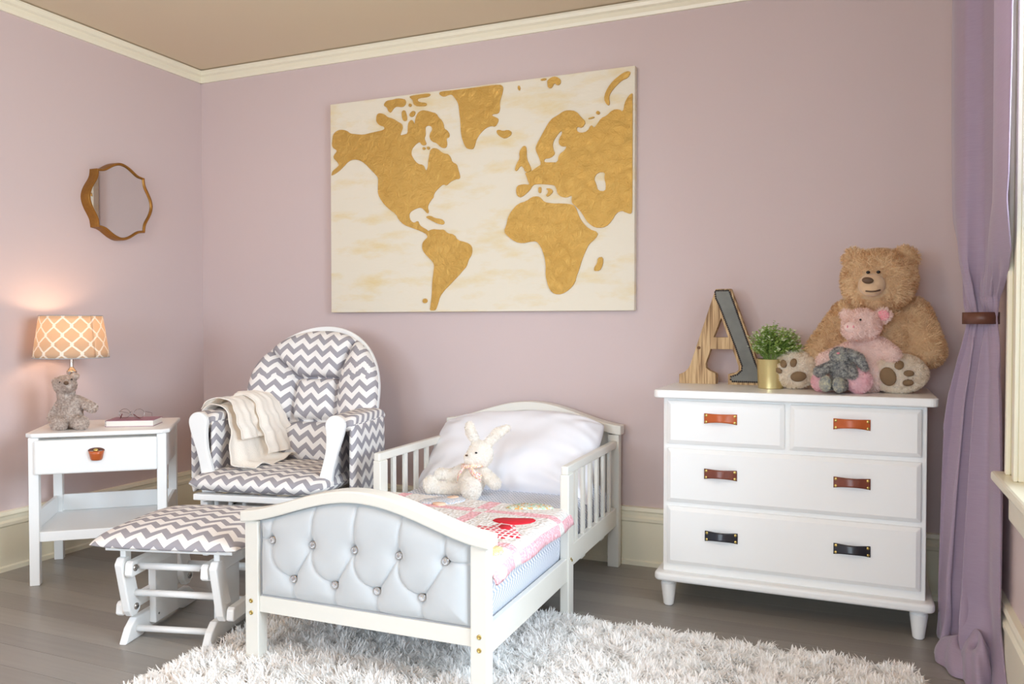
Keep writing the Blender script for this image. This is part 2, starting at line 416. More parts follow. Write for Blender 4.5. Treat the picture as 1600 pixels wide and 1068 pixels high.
def fur(name, body, n, length, width, m, parent, lean=.7, curl=.5, down=.35, keep=None, seed=1, label=None, segs=2):
    """short mesh strands over a body, all in one part of kind stuff"""
    rg = np.random.default_rng(seed); me = body.data; me.calc_loop_triangles()
    T = np.empty(len(me.loop_triangles)*3, int); me.loop_triangles.foreach_get('vertices', T); T = T.reshape(-1,3)
    V = np.empty(len(me.vertices)*3); me.vertices.foreach_get('co', V); V = V.reshape(-1,3)
    a, b, c = V[T[:,0]], V[T[:,1]], V[T[:,2]]; cr = np.cross(b-a, c-a); ar = np.linalg.norm(cr, axis=1)
    ti = rg.choice(len(T), n, p=ar/ar.sum()); r1 = np.sqrt(rg.random(n)); r2 = rg.random(n)
    P = a[ti]*(1-r1)[:,None] + b[ti]*(r1*(1-r2))[:,None] + c[ti]*(r1*r2)[:,None]
    Nn = cr[ti]/np.maximum(ar[ti],1e-12)[:,None]
    if keep is not None:
        k = keep(P, Nn); P = P[k]; Nn = Nn[k]; n = len(P)
    rd = rg.normal(size=(n,3)); rd[:,2] -= down*2
    # neighbouring strands lean alike: clumps
    cl = np.floor(P/(length*1.1)+.4*np.sin(P[:,[1,2,0]]*170)).astype(int); h = (cl*np.array([73856093,19349663,83492791])).sum(1)
    hs = np.stack([np.sin(h*12.9898+i*78.2)*43758.5453 for i in range(3)],-1); hs = (hs-np.floor(hs))*2-1
    rd = rd*(1-.55) + hs*1.2*.55
    tg = rd - Nn*(rd*Nn).sum(1)[:,None]; tg /= np.maximum(np.linalg.norm(tg,axis=1),1e-9)[:,None]
    L = length*(.6+.6*rg.random(n))[:,None]
    d1 = Nn*(1-lean*.5) + tg*lean*.5; d2 = Nn*(1-lean) + tg*(lean+curl*.6)
    d1 /= np.linalg.norm(d1,axis=1)[:,None]; d2 /= np.linalg.norm(d2,axis=1)[:,None]
    p0 = P - Nn*length*.08; p1 = p0 + d1*L*.55; p2 = p1 + d2*L*.5
    sd = np.cross(tg, Nn); sd /= np.maximum(np.linalg.norm(sd,axis=1),1e-9)[:,None]
    W = width*(.6+.7*rg.random(n))[:,None]
    vs = np.stack([p0-sd*W*.5, p0+sd*W*.5, p1-sd*W*.42, p1+sd*W*.42, p2], 1).reshape(-1,3)
    i = np.arange(n)[:,None]*5
    f = np.concatenate([i+[0,1,3], i+[0,3,2], i+[2,3,4]], 0)
    m2 = bpy.data.meshes.new(name); m2.vertices.add(len(vs)); m2.vertices.foreach_set('co', vs.ravel())
    m2.loops.add(f.size); m2.loops.foreach_set('vertex_index', f.ravel().astype(np.int32))
    m2.polygons.add(len(f)); m2.polygons.foreach_set('loop_start', np.arange(len(f))*3)
    m2.update(calc_edges=True); m2.polygons.foreach_set('use_smooth', np.ones(len(f), bool))
    # shade each strand by the skin under it, a little by its own lean
    vn = np.repeat(Nn*.85 + d2*.25, 5, axis=0); vn /= np.linalg.norm(vn,axis=1)[:,None]
    fn = np.cross(vs[f[:,1]]-vs[f[:,0]], vs[f[:,2]]-vs[f[:,0]]); flip = (fn*np.repeat(Nn,1,0)[np.tile(np.arange(n),3)]).sum(1) < 0
    if flip.any():
        f2 = f.copy(); f2[flip] = f2[flip][:, ::-1]; m2.loops.foreach_set('vertex_index', f2.ravel().astype(np.int32)); m2.update(calc_edges=True)
    o = link(name, m2, m, parent, kind='stuff', label=label)
    return o
def scatter_copy(src, parent, T):
    c = src.copy(); COL.objects.link(c); c.parent = parent; c.matrix_local = T; return c
MAP = [
 [[(10,833),(12,853),(25,869),(43,874),(64,866),(77,850),(103,843),(127,837),(151,842),(175,845),(194,848),(205,852),(203,865),(187,872),(176,889),(174,906),(178,926),(188,930),(204,922),(215,907),(234,898),(253,880),(266,869),(270,853),(266,837),(259,815),(275,818),(288,821),(288,856),(291,872),(301,883),(308,873),(312,857),(315,886),(323,910),(338,920),(354,916),(370,907),(387,898),(395,878),(405,866),(412,846),(413,827),(424,817),(432,800),(431,784),(420,781),(424,758),(421,740),(411,738),(401,745),(389,763),(372,773),(364,790),(365,809),(373,824),(373,838),(361,848),(350,844),(349,828),(350,806),(345,790),(350,776),(353,762),(339,758),(329,779),(314,767),(301,747),(299,725),(307,702),(323,677),(342,672),(348,651),(352,644),(357,653),(359,680),(363,712),(367,736),(378,744),(392,738),(404,721),(417,712),(427,710),(436,693),(440,673),(456,661),(460,639),(466,614),(467,595),(451,594),(435,585),(421,568),(410,577),(394,560),(379,539),(375,515),(374,518),(360,492),(356,475),(361,457),(356,447),(348,461),(337,475),(326,478),(308,470),(294,458),(291,442),(296,421),(309,408),(323,419),(326,404),(334,391),(360,370),(359,348),(353,354),(333,370),(302,387),(275,401),(255,427),(246,454),(216,484),(193,519),(180,553),(180,589),(181,605),(181,630),(171,646),(152,673),(133,701),(113,719),(89,727),(69,719),(52,697),(31,674),(6,658),(6,664),(10,681),(27,695),(36,706),(26,724),(14,740),(14,753),(27,772),(25,778),(11,791),(7,807)]],
 [[(353,365),(374,377),(396,372),(413,372),(422,356),(448,347),(458,321),(486,311),(503,297),(508,278),(505,252),(495,232),(489,203),(476,184),(463,164),(436,127),(414,98),(398,69),(393,45),(386,15),(381,6),(363,6),(366,28),(371,81),(372,134),(377,182),(380,217),(365,241),(345,269),(337,290),(338,314),(346,328),(358,342),(351,355)]],
 [[(397,985),(402,994),(437,992),(493,992),(547,992),(597,992),(608,982),(607,959),(600,929),(597,914),(598,882),(592,865),(575,866),(571,861),(584,851),(593,844),(592,829),(582,809),(569,816),(551,808),(533,787),(521,762),(515,731),(509,720),(491,725),(483,740),(474,773),(470,806),(469,849),(465,892),(463,924),(456,946),(440,975),(428,974),(412,968),(402,976)]],
 [[(587,793),(597,795),(607,787),(624,791),(635,781),(633,766),(614,753),(601,762),(589,777)]],
 [[(654,973),(659,977),(663,965),(660,953),(655,959)]],
 [[(203,969),(213,983),(236,984),(251,988),(276,981),(282,969),(279,953),(269,944),(247,951),(237,944),(227,925),(219,932),(214,953),(204,959)]],
 [[(267,925),(277,931),(282,915),(286,890),(282,879),(272,880),(267,903)]],
 [[(295,911),(307,923),(315,916),(312,901),(303,893),(294,899)]],
 [[(291,953),(296,958),(302,952),(299,941),(292,943)]],
 [[(295,990),(318,992),(364,992),(367,984),(359,976),(326,977),(320,967),(334,955),(353,951),(354,940),(346,937),(321,940),(309,950),(307,969),(297,982)]],
 [[(350,745),(347,739),(342,739),(339,746),(342,752),(347,751)]],
 [[(365,744),(362,738),(357,739),(354,746),(357,752),(363,751)]],
 [[(350,434),(366,439),(381,426),(405,420),(415,406),(411,393),(392,399),(374,412),(357,425)]],
 [[(356,50),(351,40),(342,40),(338,51),(343,61),(352,61)]],
 [[(716,494),(726,486),(736,467),(764,458),(788,457),(821,450),(831,436),(835,421),(841,398),(851,372),(870,343),(898,327),(891,303),(870,279),(860,249),(850,215),(842,176),(833,143),(830,120),(813,90),(789,70),(769,72),(755,88),(747,117),(741,152),(742,198),(738,232),(728,273),(714,301),(694,300),(669,294),(648,301),(625,325),(611,349),(619,377),(624,412),(637,440),(656,467),(683,476),(699,492)]],
 [[(713,714),(728,750),(740,780),(756,815),(779,831),(794,844),(809,847),(832,839),(846,813),(861,790),(850,765),(835,775),(833,757),(846,745),(866,750),(876,777),(885,761),(894,775),(905,799),(920,805),(938,828),(956,828),(968,814),(972,852),(983,878),(992,887),(994,885),(994,492),(994,405),(989,395),(974,404),(964,412),(949,403),(936,371),(920,348),(897,344),(880,353),(863,377),(851,408),(838,432),(824,450),(819,461),(821,489),(804,479),(788,484),(777,499),(773,524),(767,536),(745,541),(716,546),(701,543),(692,521),(666,492),(654,498),(649,519),(652,544),(671,550),(692,545),(688,557),(682,582),(677,599),(695,601),(720,622),(728,628),(720,662),(710,693)],[(788,766),(771,739),(761,713),(764,686),(770,669),(756,652),(736,651),(736,636),(762,633),(777,631),(781,663),(801,682),(804,697),(789,696),(780,711),(782,732),(792,752)],[(895,576),(917,575),(915,548),(920,521),(918,495),(896,500),(891,529),(884,551)]],
 [[(677,716),(682,702),(682,658),(694,624),(697,603),(678,600),(673,621),(663,631),(651,607),(645,613),(651,640),(661,661),(659,688),(668,709)]],
 [[(719,532),(728,532),(727,506),(719,507)]],
 [[(741,525),(757,523),(765,508),(748,488),(741,493),(751,510)]],
 [[(989,972),(983,979),(969,975),(949,958),(931,935),(918,906),(913,876),(920,854),(927,847),(930,858),(927,879),(931,899),(946,923),(964,945),(981,952)]],
 [[(746,982),(759,994),(773,994),(786,980),(786,962),(776,955),(767,970),(759,948),(749,949),(746,966)]],
 [[(725,991),(742,993),(742,985),(727,984)]],
 [[(868,804),(885,809),(886,803),(869,799)]],
 [[(902,822),(899,815),(893,816),(890,823),(893,830),(899,829)]],
 [[(897,222),(912,224),(911,190),(902,166),(885,166),(887,183),(895,197)]],
]
# ------------------------------------------------------------------ the room
def wall_box(name, a, b, m=None): return MB().box(a, b).build(name, m or M['wall'], kind='structure')
wall_box('wall_left', (XL-.15, YF-.15, 0), (XL, YB+.15, ZC))
wall_box('wall_back', (XL, YB, 0), (XR, YB+.15, ZC))
wall_box('ceiling', (XL-.15, YF-.15, ZC), (XR+.15, YB+.15, ZC+.1), M['ceiling'])
fl = wall_box('floor', (XL-.15, YF-.15, -.1), (XR+.15, YB+.15, -.012), M['hole'])
def swapxy(mb):  # xz prism along y -> yz prism along x
    mb.v = [(y, x, z) for x, y, z in mb.v]; return mb
W1 = (.95, 2.66, .70, 2.32)     # right-hand window opening: y0, y1, z0, z1
mb = MB().holed([[(YF-.15,0),(YB+.15,0),(YB+.15,ZC),(YF-.15,ZC)], [(W1[0],W1[2]),(W1[0],W1[3]),(W1[1],W1[3]),(W1[1],W1[2])]], XR, XR+.15)
swapxy(mb).build('wall_right', M['wall'], kind='structure')
RW = [(-3.3,-1.8,.7,2.3), (-1.4,.1,.7,2.3)]
mb = MB().holed([[(XL,0),(XR,0),(XR,ZC),(XL,ZC)]] + [[(a,c),(a,d),(b,d),(b,c)] for a,b,c,d in RW], YF-.15, YF)
mb.build('wall_front', M['wall'], kind='structure')
# floorboards run along the back wall
y = YF; k = 0
while y < YB:
    y1 = min(y+.125, YB)
    MB().box((XL, y+.0006, -.012), (XR, y1-.0006, 0)).build('floorboard', M['floor'][(k*7+k//3) % 3], fl)
    y = y1; k += 1
# skirting: tall board with a stepped moulding on top and a small shoe
def skirting(name, a, b, nrm):
    prof = [(0,0),(.026,0),(.026,.020),(.018,.026),(.018,.205),(.024,.212),(.024,.226),(.016,.236),(.016,.252),(.022,.260),(.018,.276),(0,.279)]
    a = Vector(a); b = Vector(b); n = Vector(nrm); k = len(prof)
    vs = [tuple(a+n*d+Vector((0,0,z))) for d, z in prof] + [tuple(b+n*d+Vector((0,0,z))) for d, z in prof]
    fs = [tuple(range(k)), tuple(range(2*k-1,k-1,-1))] + [(i,(i+1)%k,k+(i+1)%k,k+i) for i in range(k)]
    MB().add(vs, fs).build(name, M['trim'], kind='structure')
skirting('baseboard_left', (XL,YF,0), (XL,YB-.001,0), (1,0,0))
skirting('baseboard_back', (XL+.001,YB,0), (XR-.001,YB,0), (0,-1,0))
skirting('baseboard_right', (XR,YF,0), (XR,YB-.001,0), (-1,0,0))
def crown(name, a, b, nrm):
    prof = [(0,-.070),(.012,-.070),(.016,-.055),(.016,-.035),(.028,-.028),(.032,-.012),(.040,-.006),(0,-.006)]
    a = Vector(a); b = Vector(b); n = Vector(nrm); k = len(prof)
    vs = [tuple(a+n*d+Vector((0,0,z))) for d, z in prof] + [tuple(b+n*d+Vector((0,0,z))) for d, z in prof]
    fs = [tuple(range(k)), tuple(range(2*k-1,k-1,-1))] + [(i,(i+1)%k,k+(i+1)%k,k+i) for i in range(k)]
    MB().add(vs, fs).build(name, M['trim'], kind='structure')
crown('trim_1', (XL,YF,ZC), (XL,YB-.001,ZC), (1,0,0))
crown('trim_2', (XL+.001,YB,ZC), (XR-.001,YB,ZC), (0,-1,0))
crown('trim_3', (XR,YF,ZC), (XR,YB-.001,ZC), (-1,0,0))
# the window in the right wall
y0,y1,z0,z1 = W1
wn = empty('window_1', (XR, (y0+y1)/2, z0)); wn['kind'] = 'structure'
Lw = lambda a, b: ((a[0]-XR, a[1]-(y0+y1)/2, a[2]-z0), (b[0]-XR, b[1]-(y0+y1)/2, b[2]-z0))
def wbox(name, a, b, bev=.004): a, b = Lw(a, b); return MB().box(a, b).build(name, M['trim'], wn, bevel=bev)
for ya, yb in ((y0-.14, y0), (y1, y1+.14)):
    wbox('casing', (XR-.022, ya, z0-.0), (XR-.0005, yb, z1+.0))
    wbox('casing_bead', (XR-.034, (yb-.03 if ya < y0 else ya), z0), (XR-.022, (yb if ya < y0 else ya+.03), z1))
    wbox('casing_band', (XR-.036, (ya if ya < y0 else yb-.025), z0), (XR-.022, (ya+.025 if ya < y0 else yb), z1))
wbox('head_casing', (XR-.03, y0-.15, z1), (XR-.0005, y1+.15, z1+.13))
wbox('window_sill', (XR-.065, y0-.19, z0-.03), (XR+.10, y1+.19, z0), .008)
wbox('apron', (XR-.022, y0-.15, z0-.14), (XR-.0005, y1+.15, z0-.03))
wbox('apron_moulding', (XR-.036, y0-.16, z0-.055), (XR-.022, y1+.16, z0-.03))
wbox('jamb', (XR+.0, y1-.03, z0), (XR+.14, y1+.0, z1)); wbox('jamb', (XR+.0, y0, z0), (XR+.14, y0+.03, z1))
zm = (z0+z1)/2
for zz0, zz1, xo in ((z0, zm+.02, .05), (zm-.02, z1, .09)):
    a, b = Lw((XR+xo, y0+.03, zz0), (XR+xo+.035, y1-.03, zz1))
    f = MB().holed([[(a[1],a[2]),(b[1],a[2]),(b[1],b[2]),(a[1],b[2])], [(a[1]+.05,a[2]+.05),(a[1]+.05,b[2]-.05),(b[1]-.05,b[2]-.05),(b[1]-.05,a[2]+.05)]], a[0], b[0])
    s = swapxy(f).build('sash', M['trim'], wn)
    MB().box((a[0]+.014, a[1]+.05, a[2]+.05), (a[0]+.018, b[1]-.05, b[2]-.05)).build('pane', M['glass'], s)
for i, (xa, xb, za, zb) in enumerate(RW):
    wr = empty('window_%d' % (i+2), ((xa+xb)/2, YF, za)); wr['kind'] = 'structure'; h = (xb-xa)/2; H = zb-za
    MB().holed([[(-h-.12,-.12),(h+.12,-.12),(h+.12,H+.12),(-h-.12,H+.12)], [(-h,0),(-h,H),(h,H),(h,0)]], .0005, .024).build('casing', M['trim'], wr)
    s = MB().holed([[(-h,0),(h,0),(h,H),(-h,H)], [(-h+.05,.05),(-h+.05,H/2-.02),(h-.05,H/2-.02),(h-.05,.05)], [(-h+.05,H/2+.02),(-h+.05,H-.05),(h-.05,H-.05),(h-.05,H/2+.02)]], -.09, -.05).build('sash', M['trim'], wr)
    MB().box((-h+.05,-.072,.05), (h-.05,-.068,H-.05)).build('pane', M['glass'], s)

# ------------------------------------------------------------------ world-map canvas
MX0, MX1, MZ0, MZ1 = -2.680, -.960, 1.214, 2.362
cv = empty('map_canvas', ((MX0+MX1)/2, YB, MZ0), 0, 'large cream canvas with raised gold-leaf world map hung on the back wall', 'wall art')
hw = (MX1-MX0)/2; hh = MZ1-MZ0
MB().box((-hw, -.042, 0), (hw, -.001, hh)).build('canvas', M['canvas'], cv, bevel=.003)
def chaikin(p, it=1):
    for _ in range(it):
        q = []
        for i in range(len(p)):
            a, b = p[i], p[(i+1) % len(p)]
            q += [(a[0]*.75+b[0]*.25, a[1]*.75+b[1]*.25), (a[0]*.25+b[0]*.75, a[1]*.25+b[1]*.75)]
        p = q
    return p
for mi, loops in enumerate(MAP):
    L = [chaikin([((u/1000-.5)*2*hw, v/1000*hh) for u, v in l]) for l in loops]
    o = MB().holed(L, -.0475-.00012*mi, -.0415).build('landmass', M['gold'], cv)
# ------------------------------------------------------------------ mirror on the left wall
mr = empty('wall_mirror', (XL, 3.135, 1.595), 0, 'small quatrefoil mirror in a deep antique gold frame on the left wall', 'mirror')
def quat(sc, n=96):
    P = []
    for i in range(n):
        t = 2*PI*i/n; k = (t % (PI/2))/(PI/2); d = abs(k-.5)*2       # d=1 at lobes, 0 at the points
        lobe = 1.0 - .115*(math.sin(PI*min(1,(1-d)*1.0)/2))**1.6
        tip = .150*math.exp(-(d/.17)**1.2)
        r = sc*(lobe + tip)*.985
        P.append((r*math.sin(t), r*math.cos(t)))
    return P
R0 = .208
def q3(sc, x): return [(x, a, b+.205) for a, b in quat(sc)]
mb = MB(); rings = [q3(R0,.001), q3(R0,.052), q3(R0*.985,.058), q3(R0*.945,.058), q3(R0*.93,.055), q3(R0*.925,.046)]
n = 96; vs = [p for r in rings for p in r]
fs = [(i*n+j, i*n+(j+1)%n, (i+1)*n+(j+1)%n, (i+1)*n+j) for i in range(len(rings)-1) for j in range(n)]
mb.add(vs, fs); shade_auto(mb.build('mirror_frame', M['mirror_frame'], mr), 40)
mb = MB(); mb.add(q3(R0*.928,.050) , [tuple(range(n))]); mb.build('mirror_glass', M['mirror'], mr)

# ------------------------------------------------------------------ dresser
DX0, DX1, DY0, DY1 = -.715, .243, 3.24, 3.715
dr = empty('dresser', ((DX0+DX1)/2, (DY0+DY1)/2, 0), 0, 'white chest of four drawers with leather strap handles on turned feet', 'dresser')
hx = (DX1-DX0)/2; hy = (DY1-DY0)/2
MB().box((-hx,-hy+.012,.145), (hx,hy,.855)).build('carcass', M['white'], dr, bevel=.004)
def slab(name, a, b, bev, parent, m=None): return MB().box(a, b).build(name, m or M['white'], parent, bevel=bev)
def rounded(x0, y0, x1, y1, r, k=5):
    P = []
    for cx_, cy_, a0_ in ((x0+r,y0+r,PI),(x1-r,y0+r,1.5*PI)):
        P += [(cx_+r*math.cos(a0_+PI/2*i/k), cy_+r*math.sin(a0_+PI/2*i/k)) for i in range(k+1)]
    return P + [(x1,y1),(x0,y1)]
o = MB().prism(rounded(-hx-.034,-hy-.036,hx+.034,hy+.018,.028), .854, .886, 'xy').build('dresser_top', M['white'], dr, bevel=.006); o.modifiers['bevel'].segments = 3
o = MB().prism(rounded(-hx-.030,-hy-.030,hx+.030,hy+.01,.028), .112, .146, 'xy').build('plinth', M['white'], dr, bevel=.011); o.modifiers['bevel'].segments = 4
foot = [(.016,0),(.017,.004),(.0205,.006),(.031,.088),(.031,.092),(.027,.096),(.027,.100),(.033,.104),(.033,.113)]
for sx in (-1,1):
    for sy in (-1,1):
        l = MB().lathe(foot, (sx*(hx-.02), sy*(hy-.03)-.0, 0), 24).build('leg', M['white'], dr); shade_auto(l, 40)
        MB().lathe([(.0165,-.0),(.0165,.0035)], (sx*(hx-.02), sy*(hy-.03), 0), 16).build('foot_pad', M['rubber'], l)
def drawer(x0, x1, z0, z1, handles, hm):
    t = .022; f = -hy
    d = MB()
    i = .016
    ring0 = [(x0,z0),(x1,z0),(x1,z1),(x0,z1)]; ring1 = [(x0+i,z0+i),(x1-i,z0+i),(x1-i,z1-i),(x0+i,z1-i)]
    vs = [(a, f+.014, b) for a,b in ring0]+[(a, f-.001, b) for a,b in ring0]+[(a, f-.010, b) for a,b in ring1]
    fs = [(0,3,2,1)]+[(j,(j+1)%4,4+(j+1)%4,4+j) for j in range(4)]+[(4+j,4+(j+1)%4,8+(j+1)%4,8+j) for j in range(4)]+[(8,9,10,11)]
    o = d.add(vs, fs).build('drawer', M['white'], dr, bevel=.0025)
    for hxx, hz in handles:
        w2, h2 = .063, .0205
        P = np.zeros((25, 7, 3)); 
        for a in range(25):
            u = -1+2*a/24
            for b in range(7):
                v = -1+2*b/6
                bulge = .022*math.cos(u*PI/2)**1.5 if abs(u) < 1 else 0
                P[a,b] = (hxx+u*w2, f-.0125-bulge*(1-.15*v), hz+v*h2+(.009*math.cos(u*PI/2)*(1-v)/2 if abs(u) < 1 else 0))
        h = link('handle', grid_mesh('handle', P), M[hm], o, True); solid(h, .0035, 0)
        for su in (-1,1):
            for sv in (-1,1):
                s = MB().lathe([(.0068,0),(.0068,.0012),(.0052,.0034),(.0018,.0042)], (0,0,0), 12, T=Matrix.Translation((hxx+su*.054, f-.014, hz+sv*.0128)) @ Matrix.Rotation(PI/2,4,'X')).build('screw', M['brass'], o, True)
drawer(-hx+.018, -.010, .668, .842, [(-.2485,.776)], 'leather_tan')
drawer(.010, hx-.018, .668, .842, [(.2275,.778)], 'leather_tan')
drawer(-hx+.018, hx-.018, .432, .650, [(-.2475,.556),(.2295,.560)], 'leather_brown')
drawer(-hx+.018, hx-.018, .180, .414, [(-.2435,.309),(.2315,.311)], 'leather_black')
DT = .886
# ------------------------------------------------------------------ wooden letter A
la = empty('letter_ornament', (-.545, 3.63, DT), 0, 'rustic wooden capital letter A with a zinc strip, standing on the dresser', 'ornament')
ox, oz = -.545, .886
A_out = [(-.724,.886),(-.724,.926),(-.700,.936),(-.684,.952),(-.674,.972),(-.566,1.304),(-.500,1.304),(-.384,.978),(-.376,.955),(-.362,.940),(-.355,.936),(-.355,.886),(-.510,.886),(-.510,.931),(-.480,.938),(-.466,.950),(-.466,.966),(-.492,1.040),(-.586,1.040),(-.607,.975),(-.606,.958),(-.590,.944),(-.566,.934),(-.560,.926),(-.560,.886)]
A_in = [(-.573,1.092),(-.541,1.178),(-.511,1.092)]
mb = MB().holed([[(a-ox,b-oz) for a,b in A_out],[(a-ox,b-oz) for a,b in A_in]], -.024, .024); mb.build('letter', M['wood'], la, bevel=.0015)
zp = [(-.567,1.290),(-.563,1.296),(-.512,1.296),(-.505,1.288),(-.398,.985),(-.388,.962),(-.372,.946),(-.364,.940),(-.364,.900),(-.490,.900),(-.498,.908),(-.497,.920),(-.470,.930),(-.452,.948),(-.450,.968),(-.480,1.055),(-.548,1.232),(-.563,1.262)]
zp = [(a-ox,b-oz) for a,b in zp]
MB().prism(zp, -.0275, -.0238).build('zinc_strip', M['zinc'], la)
# stitched edge of the strip: a row of small metal nail heads
mb = MB(); per = []
for i in range(len(zp)):
    a = Vector(zp[i]); b = Vector(zp[(i+1)%len(zp)]); k = max(1, int(round((b-a).length/.0085)))
    per += [tuple(a.lerp(b, j/k)) for j in range(k)]
for x, z in per: mb.ell((x,-.0265,z), (.0048,.0034,.0048), 6)
mb.build('nail_edging', M['zinc_edge'], la, kind='stuff')
MB().ell((-.637-ox,-.0245,1.045-oz),(.008,.0012,.007),12).build('wood_knot', M['wood_dark'], la, True)

# ------------------------------------------------------------------ plant in a gold pot
px_, py_ = -.318, 3.46
pp = empty('potted_plant', (px_, py_, DT), 0, 'small bushy green plant with pale buds in a smooth gold pot on the dresser', 'plant')
prof = [(.046,0),(.050,.002),(.056,.118),(.057,.120),(.055,.121),(.053,.117),(.048,.010)]
mb = MB(); n = 40; vs = []; 
for r, z in prof:
    for i in range(n): t = 2*PI*i/n; vs.append((r*math.cos(t), r*math.sin(t), z))
fs = [(i*n+j, i*n+(j+1)%n, (i+1)*n+(j+1)%n, (i+1)*n+j) for i in range(len(prof)-1) for j in range(n)] + [tuple(range(n-1,-1,-1)), tuple(range((len(prof)-1)*n, len(prof)*n))]
shade_auto(mb.add(vs, fs).build('pot', M['goldpot'], pp), 40)
MB().lathe([(.0525,.095),(.0525,.103),(.02,.109)], (0,0,0), 20).build('soil', M['soil'], pp)
st = MB(); lf = MB(); lp = MB(); rg = random.Random(3)
for k in range(150):
    t = rg.uniform(0, 2*PI); el = math.acos(rg.uniform(-.22, 1)); 
    R = rg.uniform(.084, .112)
    c = Vector((.017, 0, .168)); tip = c + Vector((math.sin(el)*math.cos(t)*R*1.06, math.sin(el)*math.sin(t)*R*.95, math.cos(el)*R*.93))
    b = Vector((math.cos(t)*.02, math.sin(t)*.02, .105)); mid = b.lerp(tip, .5) + Vector((0,0,.02))
    pts = [b, b.lerp(mid,.6)+Vector((0,0,.006)), mid, mid.lerp(tip,.55)+Vector((0,0,.004)), tip]
    st.tube(pts, .0011, 4)
    for s in range(20):
        u = rg.uniform(.3, 1.0)
        q = (mid.lerp(tip, (u-.5)*2) if u > .5 else b.lerp(mid, u*2)) + Vector((rg.gauss(0,.0045), rg.gauss(0,.0045), rg.gauss(0,.0045)))
        a = rg.uniform(0,2*PI); d = Vector((math.cos(a), math.sin(a), rg.uniform(-.1,.9))).normalized(); s_ = d.cross(Vector((0,0,1))).normalized(); up = s_.cross(d)
        Ln = rg.uniform(.010,.016); wd = Ln*.42
        tgt = lp if (u > .84 and rg.random() < .58) else lf
        tgt.add([q, q+d*Ln*.5+s_*wd+up*.0012, q+d*Ln, q+d*Ln*.5-s_*wd+up*.0012, q+d*Ln*.5-up*.001], [(0,1,4),(1,2,4),(2,3,4),(3,0,4)])
st.build('stems', M['leaf'], pp, kind='stuff'); lf.build('leaves', M['leaf'], pp, kind='stuff'); lp.build('buds', M['leaf_pale'], pp, kind='stuff')
# ------------------------------------------------------------------ plush toys
def rel(c, p): return tuple(p[i]-c[i] for i in range(3))
class Toy:
    def __init__(s, name, base, label, cat='stuffed toy', voxel=.006, m='fur_tan'):
        s.b = base; s.r = empty(name, base, 0, label, cat); s.mb = MB(); s.vox = voxel; s.m = m
    def ell(s, c, r, rot=None):
        T = Matrix.Translation(rel(s.b, c))
        if rot: T = T @ Matrix.Rotation(rot[0],4,'X') @ Matrix.Rotation(rot[1],4,'Y') @ Matrix.Rotation(rot[2],4,'Z')
        s.mb.ell((0,0,0), r, 20, T); return s
    def cap(s, p, q, r0, r1=None): s.mb.cap(rel(s.b,p), rel(s.b,q), r0, r1); return s
    def body(s, name='body', smooth_it=6): s.o = blob(name, s.mb, s.vox, M[s.m], s.r, smooth_it); return s.o
    def part(s, name, shapes, m, voxel=.004, label=None, smooth_it=4):
        mb = MB()
        for k in shapes:
            if k[0] == 'ell':
                T = Matrix.Translation(rel(s.b, k[1])); 
                if len(k) > 3: T = T @ Matrix.Rotation(k[3][0],4,'X') @ Matrix.Rotation(k[3][1],4,'Y') @ Matrix.Rotation(k[3][2],4,'Z')
                mb.ell((0,0,0), k[2], 18, T)
            else: mb.cap(rel(s.b,k[1]), rel(s.b,k[2]), k[3], k[4] if len(k) > 4 else None)
        if voxel: return blob(name, mb, voxel, M[m], s.r, smooth_it, label)
        return mb.build(name, M[m], s.r, True, label=label)
def look(p, to=(0,0,1.15)): d = Vector(to)-Vector(p); return d.normalized()
def disc(parent, base, name, c, nrm, ra, rb, rot, m, th=.004):
    """a small flat oval patch lying on a surface with normal nrm"""
    n = Vector(nrm).normalized(); z = Vector((0,0,1)); a = z.cross(n).normalized(); b = n.cross(a)
    Rm = Matrix((a, b, n)).transposed().to_4x4()
    T = Matrix.Translation(rel(base, c)) @ Rm @ Matrix.Rotation(rot,4,'Z')
    mb = MB(); k = 22; vs = []; 
    for zz, s_ in ((-th,1.0),(th*.3,1.0),(th,.85)):
        for i in range(k): t = 2*PI*i/k; vs.append((ra*s_*math.cos(t), rb*s_*math.sin(t), zz))
    fs = [(i*k+j, i*k+(j+1)%k, (i+1)*k+(j+1)%k, (i+1)*k+j) for i in range(2) for j in range(k)] + [tuple(range(k-1,-1,-1)), tuple(range(2*k,3*k))]
    mb.add(vs, fs, T); return mb.build(name, M[m], parent, True)

# big tan bear sitting at the right end of the dresser
B = (.09, 3.56, DT)
t = Toy('teddy_bear', B, 'big tan teddy bear with cream paw soles sitting at the right end of the dresser', voxel=.008)
t.ell((.092,3.575,1.045),(.165,.135,.165)).ell((.092,3.575,1.14),(.140,.115,.10))
t.ell((.084,3.52,1.325),(.138,.115,.118)).ell((.084,3.53,1.23),(.075,.075,.06)).ell((.080,3.495,1.285),(.125,.095,.085))
t.ell((-.004,3.53,1.412),(.046,.024,.044)).ell((.178,3.53,1.408),(.050,.026,.048))
t.cap((-.03,3.575,1.185),(-.135,3.50,1.03),.062,.056).cap((.21,3.575,1.185),(.262,3.50,1.045),.068,.060)
t.cap((.0,3.54,.965),(-.19,3.50,.965),.075,.062).cap((.15,3.52,.965),(.15,3.44,.962),.075,.068)
bd = t.body()
cut = lambda P, Nn: ~((np.linalg.norm((P-np.array(rel(B,(.055,3.40,1.300))))/np.array([.058,.06,.056]),axis=1) < 1))
fur('fur', bd, 46000, .023, .0027, M['fur_tan'], t.r, lean=.72, keep=cut, seed=1)
mz = t.part('muzzle', [('ell',(.057,3.398,1.300),(.050,.040,.044)),('ell',(.055,3.383,1.285),(.038,.032,.030))], 'muzzle', .004)
t.part('nose', [('ell',(.042,3.352,1.316),(.0205,.010,.0125),(0,.12,0))], 'nose_brown', 0)
